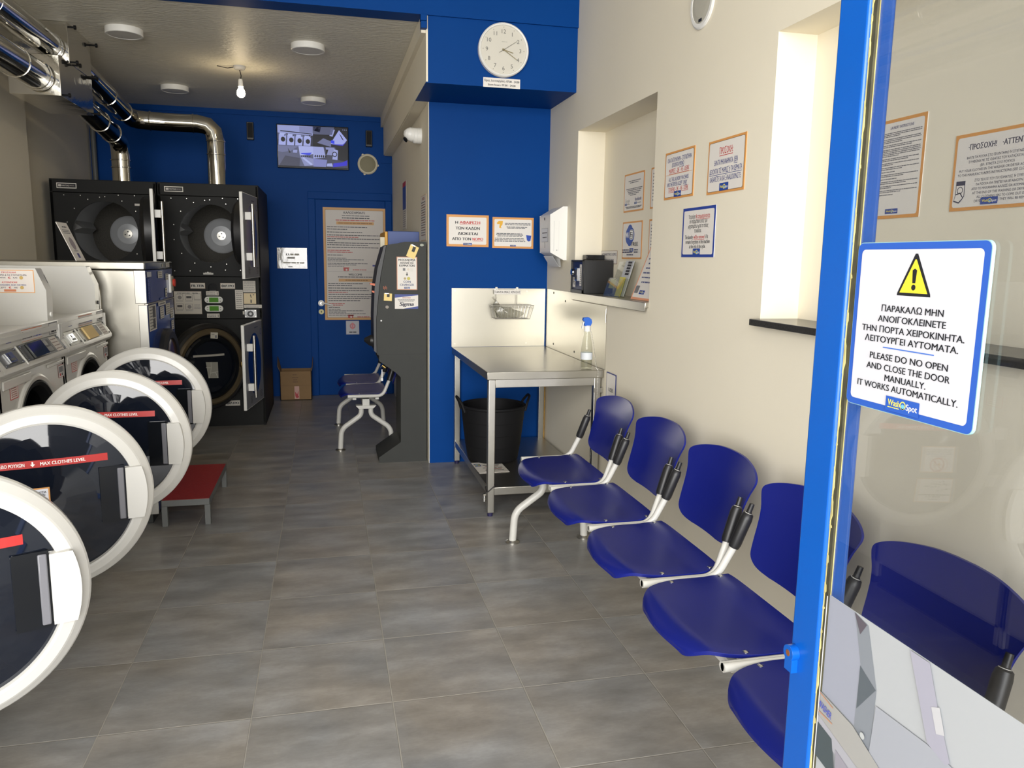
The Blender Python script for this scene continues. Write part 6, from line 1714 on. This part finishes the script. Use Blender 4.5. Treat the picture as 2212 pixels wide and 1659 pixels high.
    s.rect(0.455, 0.182, 0.575, 0.228, pp); s.up(); s.text('ΦΙΛΤΡΟ', 0.515, 0.205, 0.020, INKK, width=0.10, bold=0.035); s.flush('filter_label', r)
    s.rect(0.62, 1.855, 0.685, 1.872, ink(196, 192, 184)); s.flush('number_label', r)
    for w in (1.095, 1.022):                                          # two little green displays
        s = Sheet(fr, 0.0); b = MB()
        pts = []
        for cu, a0 in ((0.442, -90), (0.350, 90)):
            for i in range(11):
                a = math.radians(a0 + 18 * i); pts.append((cu + 0.027 * math.cos(a), w + 0.027 * math.sin(a)))
        b.slab([fr(u, v, 0) for u, v in pts], fr(0, 0, 0.008) - fr(0, 0, 0), ink(214, 214, 206)); dsp = b.build('display', r, bevel=0.003)
        s.n = 0.0086; s.rect(0.360, w - 0.020, 0.434, w + 0.020, glow(66, 118, 22, 0.55))
        for u in (0.346, 0.448):
            s.rect(u - .004, w + .006, u + .004, w + .012, k); s.rect(u - .004, w - .014, u + .004, w - .008, k)
        s.build('display_window', dsp, smooth=0)
    b = MB(); b.fbox(fr, 0.640, 0.738, 0.944, 1.012, 0, 0.006, CHROME)
    for u in (0.650, 0.728):
        for w in (0.953, 1.003): b.cyl(fr(u, w, 0.006), fr(u, w, 0.009), 0.006, STEELD, n=10)
    b.cyl(fr(0.689, 0.978, 0.006), fr(0.689, 0.978, 0.016), 0.026, BLACKP, n=24); b.cyl(fr(0.689, 0.978, 0.016), fr(0.689, 0.978, 0.022), 0.012, CHROME, n=16); b.build('coin_lock', r, bevel=0.001)
    # flat doors standing open from hinges on the right
    def leaf(z0, z1, ang, bowl):
        h = (x1 - 0.008, y0 - 0.004, z0)
        L = 0.600
        b = MB(); b.box(h[0] - 0.024, h[0], h[1] - L, h[1], z0, z1, WHITEP); d = b.build('door', r, origin=h, bevel=0.004)
        f = face_px(h[0], h[1] - L, z0)
        H = z1 - z0
        s = Sheet(f, 0.0006); s.rrect(0.006, 0.006, L - 0.006, H - 0.006, 0.01, GREYP); s.up(); s.circ(L * 0.52, H * 0.50, L * 0.36, mat_door_blue, 44, rw=H * 0.37); s.up()
        for j in range(5): s.bars(L * .22, H * (.055 + .0) + .012 * j, L * .34, .005, k); s.bars(L * .76, H * .055 + .012 * j, L * .9, .005, k)
        s.bars(L * .55, H * .93, L * .75, .010, ink(70, 74, 96)); s.ring(L * .90, H * .86, .018, .026, ink(40, 60, 120), 16)
        s.build('face_print', d, origin=h, smooth=0)
        b = MB(); u = 0.085
        b.cyl(f(u, H * 0.14, 0.055), f(u, H * 0.87, 0.055), 0.0125, STEELD, n=16); hd = b.build('handle_bar', d, origin=h)
        for q in (0.26, 0.73):
            b = MB(); b.fbox(f, u - 0.020, u + 0.014, H * q - 0.030, H * q + 0.030, 0.001, 0.046, WHITEP); b.build('handle_block', d, origin=h, bevel=0.003)
        if bowl:
            b = MB(); b.lathe([(0.265, 0.0), (0.262, 0.05), (0.235, 0.075), (0.10, 0.085), (0.0, 0.086)], (h[0] - 0.024, h[1] - 0.34, cz if z0 > 1 else 0.55), (-1, 0, 0), BLACKP, 48); b.build('inner_bowl', d, origin=h)
        d.rotation_euler = (0, 0, ang)
        return d
    leaf(1.288, 1.952, math.radians(-6.0), True)
    leaf(0.245, 0.928, math.radians(-8.5), False)
    # round inner glass door of the lower drum, half open
    h = (x1 - 0.135, y0 - 0.006, 0.556)
    R_ = 0.358
    c = (h[0] - R_, h[1], h[2])
    BR = mat('bronze_ring_plastic', (0.125, 0.095, 0.055), 0.30, 0.3)
    b = MB(); b.lathe([(0.345, -0.07), (0.358, -0.05), (0.358, -0.005), (0.345, 0.014), (0.325, 0.020), (0.318, 0.010)], c, ax, BLACKP, 72); b.lathe([(0.318, 0.010), (0.300, 0.026), (0.275, 0.024), (0.268, 0.012)], c, ax, BR, 72)
    b.lathe([(0.268, 0.012), (0.250, 0.030), (0.222, 0.028), (0.212, 0.010)], c, ax, BLACKG, 72); b.lathe([(0.345, -0.07), (0.20, -0.11), (0.0, -0.12)], c, ax, BLACKP, 48); rd = b.build('round_door', r, origin=h, smooth=30)
    b = MB(); b.lathe([(0.0, 0.034), (0.10, 0.028), (0.17, 0.018), (0.213, 0.008)], c, ax, SMOKE, 56); b.build('door_glass', rd, origin=h)
    f = frame(c, (1, 0, 0), (0, 0, 1))
    s = Sheet(f, 0.040)
    s.surf(lambda u, v: f(-0.175 + 0.285 * u, 0.096 + 0.017 * v - 0.008 * u, 0.0365 - 0.016 * (abs(-0.175 + 0.285 * u) / 0.2) ** 2), 12, 1, ink(170, 166, 156)); s.build('tape_strip', rd, origin=h, smooth=0)
    s = Sheet(f, 0.0355); s.pg([(-.070, .050), (.042, .040), (.042, -.095), (-.052, -.085)], ink(150, 148, 138)); s.up()
    wt = ink(196, 194, 186)
    for a, e in (((-.070, .005), (-.022, -.002)), ((-.022, -.002), (-.022, .046)), ((-.022, -.002), (-.030, -.045)), ((-.030, -.045), (.042, -.040)), ((-.030, -.045), (-.046, -.086)), ((.015, -.043), (.038, -.094))):
        p0, p1 = Vector(a), Vector(e); n = (p1 - p0).orthogonal().normalized() * .002; s.pg([tuple(p0 - n), tuple(p1 - n), tuple(p1 + n), tuple(p0 + n)], wt)
    s.build('worn_sticker', rd, origin=h, smooth=0)
    s = Sheet(f, 0.0345); s.pg([(-.012, .290), (.056, .282), (.052, .232), (-.016, .240)], ink(190, 186, 172)); s.up(); s.rect(.026, .240, .044, .262, INKG); s.bars(-.004, .270, .03, .005, INKG); s.build('small_sticker', rd, origin=h, smooth=0)
    b = MB(); b.fbox(f, 0.270, 0.335, -0.030, 0.018, 0.012, 0.034, BRASS); b.fbox(f, 0.335, 0.385, -0.045, 0.03, -0.02, 0.03, BLACKP); b.build('latch', rd, origin=h, bevel=0.004)
    rd.rotation_euler = (0, 0, math.radians(42))
    return r

mat_door_blue = mat('door_blue_window', (0.008, 0.016, 0.13), 0.12, spec=0.6)
dr = make_dryer()
tag(dr, 'black stacked dryer at the right, with filter labels and both doors open', 'dryer', 'stacked dryers')
dl = copy_tree(dr)
dl.location.x -= 0.796
tag(dl, 'black stacked dryer at the left, half hidden behind the steel washer', 'dryer', 'stacked dryers')
for ch in dl.children:
    if ch.name.startswith('door') and abs(ch.location.z - 1.288) < 0.01:
        ch.rotation_euler = (0, 0, math.radians(9.5))
